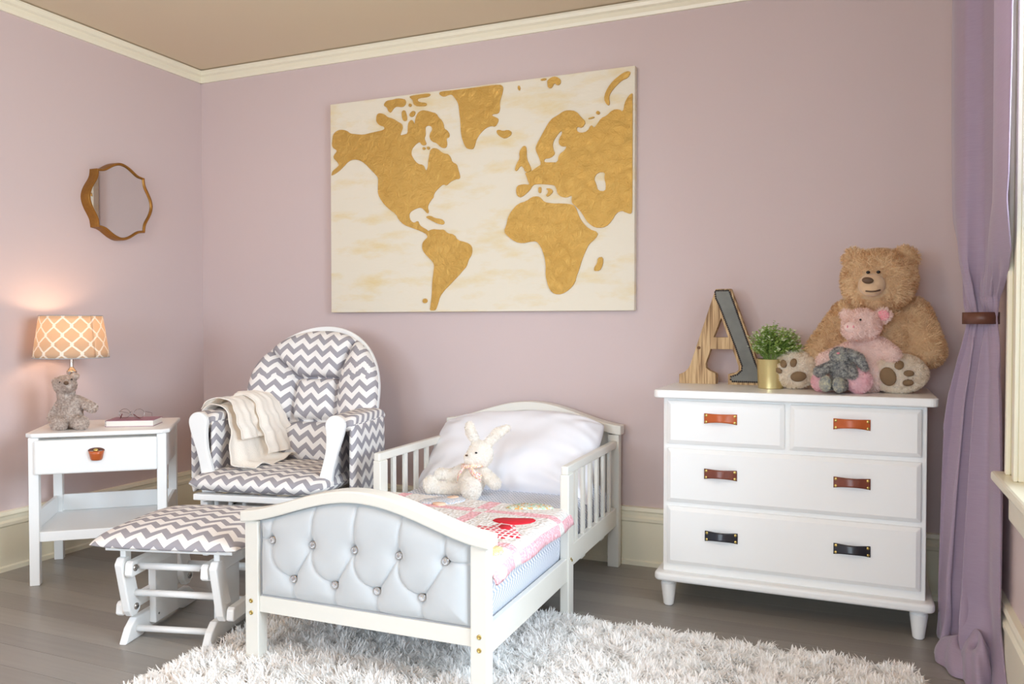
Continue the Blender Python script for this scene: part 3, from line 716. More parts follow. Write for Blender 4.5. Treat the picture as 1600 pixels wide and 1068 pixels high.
MB().tube([rel(B,(.036+.05*u, 3.3505+.010*(abs(u-.45)*2)**2, 1.276-.004*math.sin(u*PI)*1+.003*u)) for u in [i/10 for i in range(11)]], .0032, 6).build('mouth', M['nose_brown'], t.r, True)
for ex, ey in ((.044,3.392),(.080,3.388)): t.part('eye', [('ell',(ex,ey,1.349),(.0075,.006,.006))], 'black', 0)
def sole(c, r, tilt, pads, to=(0,0,1.15)):
    f = t.part('foot', [('ell', c, r, (0,tilt,0))], 'fur_cream', .006, 'cream plush foot with brown paw pads')
    fur('foot_fur', f, 11000, .015, .0026, M['fur_cream'], t.r, lean=.75, keep=lambda P, Nn: ~((Nn[:,1] < -.80) & (RNG.random(len(P)) < .6)), seed=5, label='cream shaggy fur')
    for (x, z, ra, rb, ro) in pads:
        u = (x-c[0])/r[0]; v = (z-c[2])/r[2]; yy = c[1]-r[1]*math.sqrt(max(.05,1-u*u-v*v))
        nn = Vector((u/r[0], -math.sqrt(max(.05,1-u*u-v*v))/r[1], v/r[2]))
        disc(t.r, B, 'paw_pad', (x, yy-.004, z), nn, ra, rb, ro, 'felt_brown', .005)
sole((-.225,3.455,.966),(.088,.052,.074), .0, [(-.207,.940,.030,.021,.15),(-.265,.990,.013,.017,.3),(-.226,.995,.013,.018,-.2),(-.283,.962,.016,.010,-.5)])
sole((.152,3.395,.962),(.103,.055,.072), .0, [(.115,.952,.028,.036,.3),(.153,.996,.016,.018,-.4),(.186,.966,.018,.012,0.),(.184,.930,.019,.013,.1)])

# pink pig leaning on the bear
B2 = (.03, 3.44, DT)
t = Toy('plush_pig', B2, 'pink plush pig sitting against the belly of the big bear', voxel=.006, m='fur_pink')
t.ell((.044,3.425,1.02),(.076,.062,.088)).ell((.044,3.405,.955),(.085,.06,.07))
t.ell((.022,3.385,1.145),(.070,.060,.062)).ell((.000,3.350,1.130),(.048,.040,.042))
t.cap((.085,3.40,1.065),(.130,3.36,1.035),.034,.030).cap((.0,3.41,1.06),(-.115,3.37,1.008),.030,.025)
t.cap((.04,3.40,.94),(.012,3.345,.936),.042,.040).cap((.0,3.41,.94),(-.118,3.365,.928),.040,.036)
t.ell((.097,3.395,1.182),(.032,.014,.030)).ell((-.036,3.395,1.190),(.024,.012,.016))
bd = t.body(); fur('fur', bd, 20000, .014, .0022, M['fur_pink'], t.r, lean=.7, seed=2)
f = t.part('foot', [('ell',(.014,3.322,.934),(.047,.036,.046))], 'fur_pinkfoot', .005, 'brighter pink pompom foot'); fur('foot_fur', f, 7000, .010, .0014, M['fur_pinkfoot'], t.r, seed=3)
f = t.part('foot', [('ell',(-.125,3.345,.926),(.030,.03,.036))], 'fur_pinkfoot', .005, 'brighter pink pompom foot'); fur('foot_fur', f, 4000, .009, .0014, M['fur_pinkfoot'], t.r, seed=4)
t.part('snout', [('ell',(-.014,3.316,1.138),(.026,.012,.021))], 'fur_pink', 0)
for ex in (-.027,-.006): t.part('nostril', [('ell',(ex,3.302,1.140),(.0025,.003,.0055))], 'pink_felt', 0)
t.part('eye', [('ell',(.018,3.321,1.166),(.004,.004,.0045))], 'black', 0)
t.part('ear_lining', [('ell',(.098,3.381,1.183),(.022,.005,.021))], 'pink_felt', 0)

# little grey bunny in front of the pig
B3 = (-.05, 3.33, DT)
t = Toy('plush_bunny', B3, 'small mottled grey plush bunny with drooping ears in front of the pink pig', voxel=.004, m='fur_grey')
t.ell((-.049,3.33,.965),(.036,.032,.050)).ell((-.049,3.325,.93),(.040,.034,.036))
t.ell((-.054,3.315,1.030),(.034,.032,.030)).cap((-.075,3.325,.995),(-.125,3.285,.968),.016,.019)
t.cap((-.020,3.325,.995),(-.008,3.29,.960),.017,.018).cap((-.07,3.315,.925),(-.100,3.275,.917),.020,.019).cap((-.04,3.315,.925),(-.052,3.265,.915),.020,.019)
t.cap((-.028,3.32,1.045),(.012,3.31,1.022),.012,.018).cap((.012,3.31,1.022),(.034,3.305,.985),.018,.012)
bd = t.body(); fur('fur', bd, 13000, .010, .0018, M['fur_grey'], t.r, lean=.7, seed=6)
for c, r in (((-.102,3.258,.925),(.021,.014,.030)),((-.055,3.248,.922),(.020,.014,.029))):
    f = t.part('foot', [('ell', c, r)], 'fur_greycream', .004, 'cream and blue-grey foot sole'); fur('foot_fur', f, 2200, .006, .0012, M['fur_greycream'], t.r, seed=7)
f = t.part('muzzle', [('ell',(-.055,3.294,1.028),(.022,.014,.020))], 'fur_greycream', .003, 'pale face'); fur('muzzle_fur', f, 1500, .005, .001, M['fur_greycream'], t.r, seed=8)
t.part('nose', [('ell',(-.058,3.276,1.040),(.006,.005,.004))], 'pink_felt', 0)

# ------------------------------------------------------------------ toddler bed
bed = empty('toddler_bed', (-1.4375, 2.13, 0), math.radians(1.0), 'white toddler bed with arched footboard of button-tufted grey velvet', 'bed')
BW = M['bedwhite']
def arch(x, base, rise, hw_): t = min(1, abs(x)/hw_); return base + rise*((math.cos(PI*t)+1)/2)**.85
def arch_cap(name, y0, y1, base, rise, hw_, th, xe, parent=bed):
    n = 48; P = []
    xs = [-xe+2*xe*i/n for i in range(n+1)]
    top = [(x, arch(x, base, rise, hw_)) for x in xs]
    bot = [(x, arch(x, base-th, rise, hw_)) for x in xs]
    vs = []; fs = []
    for (x, zt), (_, zb) in zip(top, bot): vs += [(x,y0,zb),(x,y1,zb),(x,y1,zt),(x,y0,zt)]
    for i in range(n): 
        for j in range(4): fs.append((i*4+j, i*4+(j+1)%4, (i+1)*4+(j+1)%4, (i+1)*4+j))
    fs += [(3,2,1,0), (n*4,n*4+1,n*4+2,n*4+3)]
    o = MB().add(vs, fs).build(name, BW, parent, bevel=.006); o.modifiers['bevel'].segments = 3; return o
arch_cap('footboard_cap', -.012, .058, .524, .100, .47, .038, .457)
def post(x, y, z0, z1, w=.054, d=.046, name='post'): return MB().box((x-w/2,y,z0),(x+w/2,y+d,z1)).build(name, BW, bed, bevel=.003)
for sx in (-1,1):
    p_ = post(sx*.418, 0, 0, .492)
    for z in (.222,.182):
        MB().lathe([(.0075,0),(.0075,.0015),(.004,.002),(.0035,.0008)], (0,0,0), 16, T=Matrix.Translation((sx*.420,-.0002,z)) @ Matrix.Rotation(PI/2,4,'X')).build('bolt', M['brass'], p_, True)
MB().box((-.391,.006,.186),(.391,.04,.240)).build('footboard_rail', BW, bed, bevel=.003)
def backing(name, y0, y1, zb, base, rise, hw_, xe, m):
    xs = [-xe+2*xe*i/40 for i in range(41)]
    poly = [(-xe,zb),(xe,zb)] + [(x, arch(x, base, rise, hw_)) for x in xs[::-1]]
    return MB().prism(poly, y0, y1).build(name, m, bed)
backing('footboard_panel', .020, .044, .236, .490, .100, .47, .391, BW)
def tufted(name, y, zb, base, rise, hw_, xe, tops, bots, zt_, zb_, parent=bed, sgn=1):
    nu, nv = 200, 110; P = np.zeros((nu, nv, 3))
    segs = []
    for i, x in enumerate(tops):
        for b in bots:
            if abs(b-x) < .1: segs.append((x, zt_, b, zb_, .12))
        segs.append((x, zt_, x+(.012 if abs(x) < .3 else 0), zt_+.16, 0))
    for b in bots: segs.append((b, zb_, b, zb_-.12, 0))
    segs.append((tops[0], zt_, -xe, zt_, 0)); segs.append((tops[-1], zt_, xe, zt_, 0))
    u = np.linspace(-1,1,nu); v = np.linspace(0,1,nv)
    X = np.repeat((u*xe)[:,None], nv, 1); top = np.array([arch(x, base, rise, hw_) for x in u*xe])
    Z = zb + v[None,:]*(top[:,None]-zb)
    H = np.ones_like(X)*.034
    ed = np.minimum.reduce([xe-np.abs(X), Z-zb, top[:,None]-Z]); H *= 1-np.exp(-(np.clip(ed,0,None)/.022))
    C = np.zeros_like(X)
    for x0,z0_,x1,z1_,bow in segs:
        # gently bowed crease
        d = np.full_like(X, 9.)
        K = 14
        pts = []
        for k in range(K+1):
            s = k/K; bx = x0+(x1-x0)*s; bz = z0_+(z1_-z0_)*s
            if bow: bx += -bow*.20*math.sin(PI*s)*(1 if x1 > x0 else -.15); bz -= bow*.12*math.sin(PI*s)*(1 if x1 > x0 else .4)
            pts.append((bx,bz))
        for (ax,az),(bx,bz) in zip(pts, pts[1:]):
            L2 = (bx-ax)**2+(bz-az)**2; tt = np.clip(((X-ax)*(bx-ax)+(Z-az)*(bz-az))/max(L2,1e-9),0,1)
            d = np.minimum(d, np.hypot(X-ax-tt*(bx-ax), Z-az-tt*(bz-az)))
        C = np.maximum(C, np.exp(-d/.009)*.0075 + np.exp(-(d/.0030)**2)*.0045)
    D = np.zeros_like(X)
    for x in tops: D = np.maximum(D, np.exp(-np.clip(np.hypot(X-x, Z-zt_)-.011,0,9)/.016))
    for x in bots: D = np.maximum(D, np.exp(-np.clip(np.hypot(X-x, Z-zb_)-.011,0,9)/.016))
    H = np.clip(H - C - D*.020, .002, None)
    P[...,0] = X; P[...,1] = y - H*sgn; P[...,2] = Z
    o = link(name, grid_mesh(name, P), M['velvet'], parent, True)
    mbp = MB(); path = [(-xe,y-.004*sgn,zb),(xe,y-.004*sgn,zb)] + [(x, y-.004*sgn, arch(x, base, rise, hw_)) for x in np.linspace(xe,-xe,40)]
    mbp.tube(path, .0045, 6, closed=True).build('piping', M['piping'], parent, True)
    for x, z in [(x,zt_) for x in tops]+[(x,zb_) for x in bots]:
        mb = MB(); 
        T = Matrix.Translation((x, y-.015*sgn, z)) @ Matrix.Rotation(PI/2*sgn,4,'X')
        k = 10; prof = [(.0105,-.004),(.0115,0),(.0095,.004),(.005,.0065)]; mb.lathe(prof, (0,0,0), k, T=T)
        mb.build('crystal_button', M['crystal'], parent)
        MB().lathe([(.0125,-.004),(.0130,.000),(.0118,.0012)], (0,0,0), 16, T=T).build('button_setting', M['steel'], parent)
tufted('tufted_panel', .020, .241, .487, .100, .47, .389, [-.335,-.175,-.015,.146,.306], [-.250,-.090,.067,.226], .434, .314)
# headboard
HB = 1.535
arch_cap('headboard_cap', HB-.012, HB+.058, .672, .098, .47, .045, .457)
for sx in (-1,1): post(sx*.418, HB, 0, .628)
MB().box((-.391,HB+.006,.186),(.391,HB+.04,.240)).build('headboard_rail', BW, bed, bevel=.003)
backing('headboard_panel', HB+.02, HB+.044, .236, .632, .098, .47, .391, BW)
tufted('headboard_padding', HB+.02, .38, .628, .098, .47, .30, [-.2,0,.2], [-.1,.1], .58, .46)
# side rails, guard rails
for sx in (-1,1):
    x = sx*.421
    MB().box((x-.011,.046,.150),(x+.011,.795,.242)).build('side_rail', BW, bed, bevel=.003)
    g = MB().box((x-.014,.795,.565),(x+.014,HB,.600)).build('guard_rail', BW, bed, bevel=.005)
    MB().box((x-.013,.845,.196),(x+.013,HB,.282)).build('guard_lower_rail', BW, bed, bevel=.003)
    l = MB().box((x-.018,.795,0),(x+.018,.858,.566)).build('leg', BW, bed, bevel=.004)
    for yy, zz in ((.822,.235),(.836,.225)):
        MB().cyl((x+sx*.018,yy,zz),(x+sx*.0205,yy,zz),.005).build('bolt', M['brass'], l)
    for k in range(6):
        yy = .858 + (k+.75)*(HB-.858)/6.6
        MB().box((x-.007,yy-.014,.281),(x+.007,yy+.014,.566)).build('spindle', BW, bed, bevel=.002)
for k in range(5):
    yy = .15+.3*k
    MB().box((-.41,yy,.168),(.41,yy+.06,.186)).build('bed_slat', BW, bed)
def on_bed(x, y, z): 
    a = math.radians(1.0); return (-1.4375 + x*math.cos(a) - y*math.sin(a), 2.13 + x*math.sin(a) + y*math.cos(a), z)
# mattress with its fitted sheet
ms = empty('mattress', on_bed(0,.79,.187), math.radians(1.0), 'thin mattress in a blue-grey zigzag fitted sheet on the toddler bed', 'mattress')
o = cushion('sheet', .806, 1.465, .222, M['chev_small'], ms, n=70, p=26, e=.42, corner=.012, T=Matrix.Translation((0,0,.111)))
# quilt
def quilt_m():
    m, t, b = nt('patchwork_quilt'); uv = N(t, 'ShaderNodeUVMap'); sp = N(t, 'ShaderNodeSeparateXYZ'); t.links.new(uv.outputs[0], sp.inputs[0])
    x, y = sp.outputs[0], sp.outputs[1]
    def band(v, c, w): return mth(t, 'LESS_THAN', mth(t, 'ABSOLUTE', mth(t, 'SUBTRACT', v, c)), w)
    hs = None; vs_ = None
    for c in (.655,.235,-.18): q = band(y, c, .024); hs = q if hs is None else mth(t, 'MAXIMUM', hs, q)
    for c in (-.285,.125,.475): q = band(x, c, .026); vs_ = q if vs_ is None else mth(t, 'MAXIMUM', vs_, q)
    xor = mth(t, 'ABSOLUTE', mth(t, 'SUBTRACT', hs, vs_))
    n = N(t, 'ShaderNodeTexNoise'); n.inputs['Scale'].default_value = 160; n.inputs['Detail'].default_value = 3; t.links.new(uv.outputs[0], n.inputs['Vector'])
    pink = mixc(t, mth(t, 'GREATER_THAN', n.outputs[0], .53), lin((238,176,186)), lin((248,212,218)))
    base = mixc(t, n.outputs[0], lin((228,223,220)), lin((242,239,236)))
    t.links.new(mixc(t, xor, base, pink), b.inputs['Base Color']); b.inputs['Roughness'].default_value = .9
    w1 = N(t, 'ShaderNodeTexVoronoi'); w1.inputs['Scale'].default_value = 75; t.links.new(uv.outputs[0], w1.inputs['Vector'])
    add_bump(t, b, w1.outputs[0], 1.0, .006); return m
M['quilt'] = quilt_m(); M['quilt_plain'] = mat('quilt_backing', (244,240,237), .9, bump=.6, bscale=90, bdist=.003)
def print_m(name, cols, sc, th=.5):
    m, t, b = nt(name); tc = N(t, 'ShaderNodeTexCoord'); v = N(t, 'ShaderNodeTexVoronoi'); v.inputs['Scale'].default_value = sc; t.links.new(tc.outputs['Object'], v.inputs['Vector'])
    cr = N(t, 'ShaderNodeValToRGB'); cr.color_ramp.interpolation = 'CONSTANT'; e = cr.color_ramp.elements
    s = N(t, 'ShaderNodeSeparateColor'); t.links.new(v.outputs['Color'], s.inputs[0]); t.links.new(s.outputs[0], cr.inputs[0])
    e[0].color = lin(cols[0]); e[1].position = 1/len(cols); e[1].color = lin(cols[1])
    for i, c in enumerate(cols[2:], 2): q = e.new(i/len(cols)); q.color = lin(c)
    t.links.new(cr.outputs[0], b.inputs['Base Color']); b.inputs['Roughness'].default_value = .9; return m
def gingham_m():
    m, t, b = nt('red_gingham'); tc = N(t, 'ShaderNodeTexCoord'); sp = N(t, 'ShaderNodeSeparateXYZ'); t.links.new(tc.outputs['Object'], sp.inputs[0])
    a = mth(t, 'GREATER_THAN', mth(t, 'FLOORED_MODULO', sp.outputs[0], .022), .008); c = mth(t, 'GREATER_THAN', mth(t, 'FLOORED_MODULO', sp.outputs[1], .026), .010)
    t.links.new(mixc(t, mth(t, 'MULTIPLY', a, c), lin((248,226,228)), lin((214,30,56))), b.inputs['Base Color']); b.inputs['Roughness'].default_value = .9; return m
M['red'] = mat('red_cotton', (206,26,46), .85); M['gingham'] = gingham_m()
M['print_grey'] = print_m('grey_blue_floral_print', [(196,204,216),(222,226,232),(176,190,206),(230,224,222)], 260)
M['print_green'] = print_m('green_floral_print', [(196,222,200),(226,236,226),(160,206,176),(240,180,110),(232,236,230)], 150)
M['peach'] = mat('peach_cotton', (240,208,182), .9); M['yellow'] = print_m('pale_yellow_print', [(232,220,166),(240,230,186),(226,208,150)], 200)
qu = empty('patchwork_quilt', on_bed(0.0,.47,.41), math.radians(1.0), 'white patchwork quilt with pink sashing and applique figures folded over the foot of the bed', 'quilt')
nu, nv = 120, 110; P = np.zeros((nu,nv,3)); UV = np.zeros((nu,nv,2))
def quilt_top(x, y):
    z = .014 + .0025*math.sin(x*23+y*9)*math.sin(y*17+1) 
    return z
for i in range(nu):
    for j in range(nv):
        s = -.425 + (.425+.478)*i/(nu-1)          # along the width, running over the right edge
        y = .045 + .815*j/(nv-1); y += .0
        edge = .405; skew = (s+.425)*-.04
        if s > edge:
            a = (s-edge)/.05; r = .045
            if a < PI/2*.9: x = edge + r*math.sin(a); z = -r*(1-math.cos(a))
            else: x = edge + r*math.sin(PI/2*.9) + .006*(a-1.4); z = -r*(1-math.cos(PI/2*.9)) - (a-PI/2*.9)*.05
            x += .006*math.sin(y*21)*min(1,a); 
        else: x = s; z = 0
        yy = y + skew*(y/.86)
        e = min(j, nv-1-j)/6.0; e = min(1, e, i/6.0, (nu-1-i)/6.0); puff = .016*math.sqrt(e*(2-e))
        P[i,j] = (x, yy-.47, z + puff + .0025*math.sin(x*23+y*9)*math.sin(y*17+1) + .001); UV[i,j] = (s, yy)
o = link('quilt_top', grid_mesh('quilt_top', P, UV), M['quilt'], qu, True); solid(o, .007, 1)
# rolled thick fold at the foot end of the quilt
mb = MB(); pts = [(-.40,-.402,.010),(-.2,-.402,.012),(.1,-.402,.012),(.30,-.402,.010),(.41,-.402,.0),(.462,-.398,-.03)]
o = mb.cap((-.40,-.400,.004),(.40,-.400,.002),.017,.018).build('fold_roll', M['quilt_plain'], qu, True)
MB().cap((.25,-.392,.006),(.450,-.388,-.014),.021,.024).build('fold_corner', M['quilt_plain'], qu, True)
def patch(name, pts, m, lift=.0145, label=None):
    """applique shape: flat cloth lying just proud of the quilt"""
    p = chaikin(pts, 1) if name != 'applique_dress' else pts; n = len(p); cx = sum(a for a,_ in p)/n; cy = sum(b for _,b in p)/n
    vs = []; 
    for a, b in p: vs.append((a, b-.47, lift + .0025*math.sin(a*23+b*9)*math.sin(b*17+1)))
    for a, b in p: vs.append((cx+(a-cx)*.93, cy+(b-cy)*.93-.47, lift + .0035 + .0025*math.sin(a*23+b*9)*math.sin(b*17+1)))
    for a, b in p: vs.append((a, b-.47, lift-.004))
    tr = tessellate_polygon([[Vector((a,b,0)) for a,b in p]])
    fs = [(i,(i+1)%n,n+(i+1)%n,n+i) for i in range(n)] + [(i,2*n+i,2*n+(i+1)%n,(i+1)%n) for i in range(n)] + [tuple(n+k for k in t_) for t_ in tr]
    return MB().add(vs, fs).build(name, m, qu, True, label=label)
LFT = .0262
patch('applique_hat', [(.235,.520),(.250,.505),(.300,.480),(.345,.492),(.385,.560),(.378,.600),(.350,.598),(.300,.562),(.255,.548)], M['red'], LFT, 'red hat patch')
patch('applique_dress', [(.285,.492),(.345,.478),(.365,.430),(.425,.345),(.395,.322),(.345,.300),(.290,.330),(.250,.370),(.215,.400),(.225,.425),(.262,.432)], M['gingham'], LFT-.001, 'red checked dress patch')
patch('applique_sleeve', [(.300,.462),(.330,.462),(.352,.430),(.340,.405),(.310,.412),(.296,.438)], M['red'], LFT+.003, 'red sleeve patch')
patch('applique_foot', [(.275,.345),(.318,.325),(.335,.306),(.318,.288),(.285,.300),(.262,.322)], M['red'], LFT+.001, 'red foot patch')
patch('applique_hat', [(-.175,.700),(-.130,.665),(-.035,.700),(.008,.745),(.000,.800),(-.040,.838),(-.120,.815)], M['print_grey'], LFT, 'grey floral patch')
patch('applique_hand', [(-.090,.790),(-.060,.775),(-.035,.795),(-.045,.825),(-.080,.825)], M['peach'], LFT+.003, 'peach patch')
patch('applique_hand', [(-.095,.672),(-.055,.655),(-.030,.675),(-.045,.700),(-.080,.700)], M['peach'], LFT+.002, 'peach patch')
patch('applique_hat', [(.185,.745),(.230,.715),(.330,.735),(.382,.775),(.370,.812),(.310,.825),(.235,.812)], M['print_green'], LFT, 'green floral patch')
patch('applique_hat', [(.330,.150),(.365,.110),(.415,.112),(.432,.145),(.425,.185),(.385,.205),(.345,.190)], M['yellow'], LFT, 'yellow print patch')

# pillow leaning on the headboard
pl = empty('bed_pillow', on_bed(-.015,1.30,.392), math.radians(1.0), 'plump white pillow leaning on the bed headboard', 'pillow')
T = Matrix.Translation((.0,.035,.150)) @ Matrix.Rotation(math.radians(-4),4,'Y') @ Matrix.Rotation(math.radians(40),4,'X')
def pdz(U, V):
    z = .006*np.sin(U*8+V*4)*np.exp(-((V+.9)/.5)**2) + .004*np.sin(U*17)*np.exp(-((np.abs(U)-1)/.35)**2)
    z += -.018*np.exp(-((U-.1)**2+(V-.2)**2)/.15) + .005*np.sin(V*11+U*5)*np.exp(-((U+.9)/.4)**2)
    return z
s = np.linspace(-1,1,150); U, V = np.meshgrid(s, s, indexing='ij')
X = U*.430*(1-.05*(1-V**2)*np.abs(U)**3)*(1-.03*(U*V)**6) - .05*(1-V)/2*np.clip(-U,0,1)**3; Y = V*.262*(1-.08*(1-U**2)*np.abs(V)**3) - (.095*np.clip(U,0,1)**2.5+.045*np.clip(-U,0,1)**3)*(V+1)/2
pr_ = (np.clip(1-np.abs(U)**3.2,0,1)*np.clip(1-np.abs(V)**3.0,0,1))**.46
crk = 1.6*sum(a*np.sin(U*f1+V*f2+ph)**2 for a,f1,f2,ph in ((.005,6,-5,.3),(.004,11,4,1.),(.003,3,13,2.)))*(1-pr_)
wr = sum(.010*np.sin(np.arctan2(V-cy__, U-cx__)*fq+ph__)*np.exp(-np.hypot(U-cx__,V-cy__)/.42) for cx__,cy__,fq,ph__ in ((-1.05,-1.05,19,0),(1.05,-1.05,17,1),(1.05,1.05,15,2),(-1.05,1.05,16,.5))) + .006*np.sin(U*24+2*np.sin(U*7))*np.exp(-(V+1)/.30) + .004*np.sin(V*17+3*U)*np.exp(-(1-np.abs(U))/.22)
Zt = wr*np.minimum(pr_*1.6,1) + pr_*.115 + pdz(U,V)*pr_*1.3 - crk*pr_*1.4 - .05*(np.abs(U)**4)*(1-V)/2*1.0; Zb = -pr_*.055 - .05*(np.abs(U)**4)*(1-V)/2*1.0
V_ = np.concatenate([np.stack([X,Y,Zt],-1).reshape(-1,3), np.stack([X,Y,Zb],-1).reshape(-1,3)]); n = 150
idx = np.arange(n*n).reshape(n,n); q = np.stack([idx[:-1,:-1], idx[1:,:-1], idx[1:,1:], idx[:-1,1:]],-1).reshape(-1,4)
me = bpy.data.meshes.new('pillow_case'); me.from_pydata(V_.tolist(), [], np.concatenate([q,q[:,::-1]+n*n]).tolist())
bm = bmesh.new(); bm.from_mesh(me); bmesh.ops.remove_doubles(bm, verts=bm.verts, dist=1e-5); bmesh.ops.recalc_face_normals(bm, faces=bm.faces); bm.to_mesh(me); bm.free(); me.transform(T)
link('pillow_case', me, M['pillow'], pl, True)

# white bunny on the bed
BX = .02
B4 = on_bed(-.10, 1.0, .412); B4 = (-1.55, 3.14, .412)
t = Toy('plush_rabbit', B4, 'ivory plush rabbit with a floral neck bow sitting against the white pillow', voxel=.006, m='fur_white')
y_ = 3.14
t.ell((-1.556,y_,.468),(.062,.055,.062)).ell((-1.548,y_+.005,.510),(.048,.042,.050))
t.ell((-1.506,y_-.01,.588),(.055,.052,.056)).ell((-1.530,y_-.035,.574),(.036,.034,.032))
t.cap((-1.590,y_,.518),(-1.655,y_-.01,.485),.022,.023).cap((-1.655,y_-.01,.490),(-1.695,y_-.02,.492),.022,.024)
t.cap((-1.500,y_,.510),(-1.437,y_-.01,.468),.026,.026)
t.cap((-1.600,y_-.02,.438),(-1.690,y_-.055,.436),.026,.026).ell((-1.722,y_-.062,.450),(.030,.034,.038))
t.cap((-1.535,y_-.03,.446),(-1.515,y_-.10,.450),.034,.034).ell((-1.503,y_-.105,.456),(.044,.03,.048))
# ears: the left one folds over, the right one points up and right
t.cap((-1.528,y_,.635),(-1.562,y_+.01,.680),.016,.022).cap((-1.566,y_+.01,.690),(-1.548,y_-.030,.712),.018,.017).cap((-1.548,y_-.030,.712),(-1.520,y_-.052,.680),.018,.013)
t.cap((-1.478,y_,.632),(-1.430,y_+.005,.682),.017,.022).cap((-1.430,y_+.005,.682),(-1.385,y_+.005,.706),.022,.014)
bd = t.body(); fur('fur', bd, 22000, .012, .0021, M['fur_white'], t.r, lean=.80, seed=9)
t.part('nose', [('ell',(-1.542,y_-.070,.590),(.0065,.005,.004))], 'nose_brown', 0)
t.part('eye', [('ell',(-1.500,y_-.064,.603),(.0055,.005,.004))], 'black', 0)
M['bow'] = print_m('pink_floral_ribbon', [(246,230,226),(240,150,165),(248,236,222),(246,214,140),(244,226,224)], 320)
bw = MB(); 
for i in range(24): pass
ring = [rel(B4,(-1.535+.050*math.cos(a), y_-.012+.046*math.sin(a), .540+.006*math.cos(a))) for a in [2*PI*i/28 for i in range(28)]]
bw.tube(ring, .009, 8, closed=True)
rb = bw.build('ribbon', M['bow'], t.r, True)
for s_, dz_ in ((-1,-.055),(1,-.050)):
    P = np.zeros((10,4,3))
    for a in range(10):
        for b in range(4):
            u = a/9; P[a,b] = rel(B4, (-1.545+s_*(.012+.045*u)+.004*b, y_-.066-.012*math.sin(u*PI)-.003*b+.02*u, .538+dz_*u*1.0 +.007*(b-1.5)*(1+u)))
    solid(link('ribbon_tail', grid_mesh('ribbon_tail', P), M['bow'], t.r, True), .003, 0)

t.r.location.x += .022
# ------------------------------------------------------------------ corner nightstand
NA_ = math.atan2(.640, .768)
ns = empty('nightstand', (-3.323, 2.374, 0), NA_, 'white square side table with one drawer and a low shelf in the room corner', 'side table')
NW, ND = .587, .485
def nbox(name, a, b, bev=.003, m=None, parent=None): return MB().box(a, b).build(name, m or M['white'], parent or ns, bevel=bev)
c = .05
top = MB().prism([(c*.6,0),(NW-c*.6,0),(NW,c*.6),(NW,ND),(0,ND),(0,c*.6)], .652, .672, 'xy').build('table_top', M['white'], ns, bevel=.006)
for x, y in ((.014,.012),(NW-.054,.012),(.014,ND-.056),(NW-.054,ND-.056)): nbox('leg', (x,y,0), (x+.040,y+.040,.652))
nbox('apron', (.020,.052,.490), (.034,ND-.056,.652)); nbox('apron', (NW-.034,.052,.490), (NW-.020,ND-.056,.652)); nbox('apron', (.05,ND-.036,.490), (NW-.05,ND-.020,.652))
o = nbox('drawer', (.040,-.002,.490), (NW-.052,.060,.640), .007)
f = MB(); f.box((.28,-.0075,.5405),(.300,-.002,.5445))
# leather loop pull: a pouch of tan leather with a dark rim and a brass stud
kn = MB(); prof = []
for i in range(13):
    a = PI*i/12
    prof.append((math.cos(a), math.sin(a)))
cxk, czk = NW/2-.006, .578
vs = []; fs = []
for zz, r, d in ((.010,.031,.030),(-.006,.027,.027),(-.026,.023,.022),(-.031,.020,.018)):
    for ca, sa in prof: vs.append((cxk+r*ca, -.003-d*sa, czk+zz))
k = 13
fs = [(i*k+j, i*k+j+1, (i+1)*k+j+1, (i+1)*k+j) for i in range(3) for j in range(k-1)] + [tuple(range(3*k,4*k))]
h = kn.add(vs, fs).build('handle', M['leather_orange'] if 'leather_orange' in M else M['leather_tan'], o, True); solid(h, .003, 0)
MB().prism([(cxk+.034*ca, czk+.010+.014*sa) for ca, sa in prof], -.006, -.0025).build('handle_backing', M['leather_tie'], o)
MB().ell((cxk,-.014,czk+.012),(.011,.009,.009),16).build('stud', M['brass'], o, True)
nbox('shelf', (.020,.020,.190), (NW-.020,ND-.022,.234)); nbox('shelf_rail', (.05,ND-.036,.2345), (NW-.05,ND-.020,.315)); nbox('shelf_rail', (.020,.052,.2345), (.036,ND-.056,.315)); nbox('shelf_rail', (NW-.036,.052,.2345), (NW-.020,ND-.056,.315))
NT = .672
def on_ns(x, y, z=NT): return (-3.323 + x*math.cos(NA_) - y*math.sin(NA_), 2.374 + x*math.sin(NA_) + y*math.cos(NA_), z)
# lamp
LB = on_ns(.118,.350)
lm = empty('table_lamp', LB, 0, 'small lit lamp with a beige trellis shade and nickel stem behind the grey bear', 'lamp')
shade_auto(MB().lathe([(.062,0),(.064,.004),(.062,.012),(.030,.020),(.018,.032),(.014,.060),(.0155,.080),(.0155,.230),(.018,.236),(.023,.242),(.023,.252),(.018,.256),(.0155,.262),(.010,.268),(.008,.274),(.008,.330)], (0,0,0), 32).build('lamp_base', M['steel'], lm), 40)
MB().lathe([(.012,.330),(.014,.338),(.014,.370),(.010,.374)], (0,0,0), 20).build('bulb_socket', M['brass'], lm, True)
mb, t_, b_ = nt('warm_bulb'); b_.inputs['Emission Color'].default_value = (1,.55,.25,1); b_.inputs['Emission Strength'].default_value = 12; b_.inputs['Base Color'].default_value = (1,.9,.8,1)
MB().ell((0,0,.405),(.028,.028,.036),16).build('bulb', mb, lm, True)
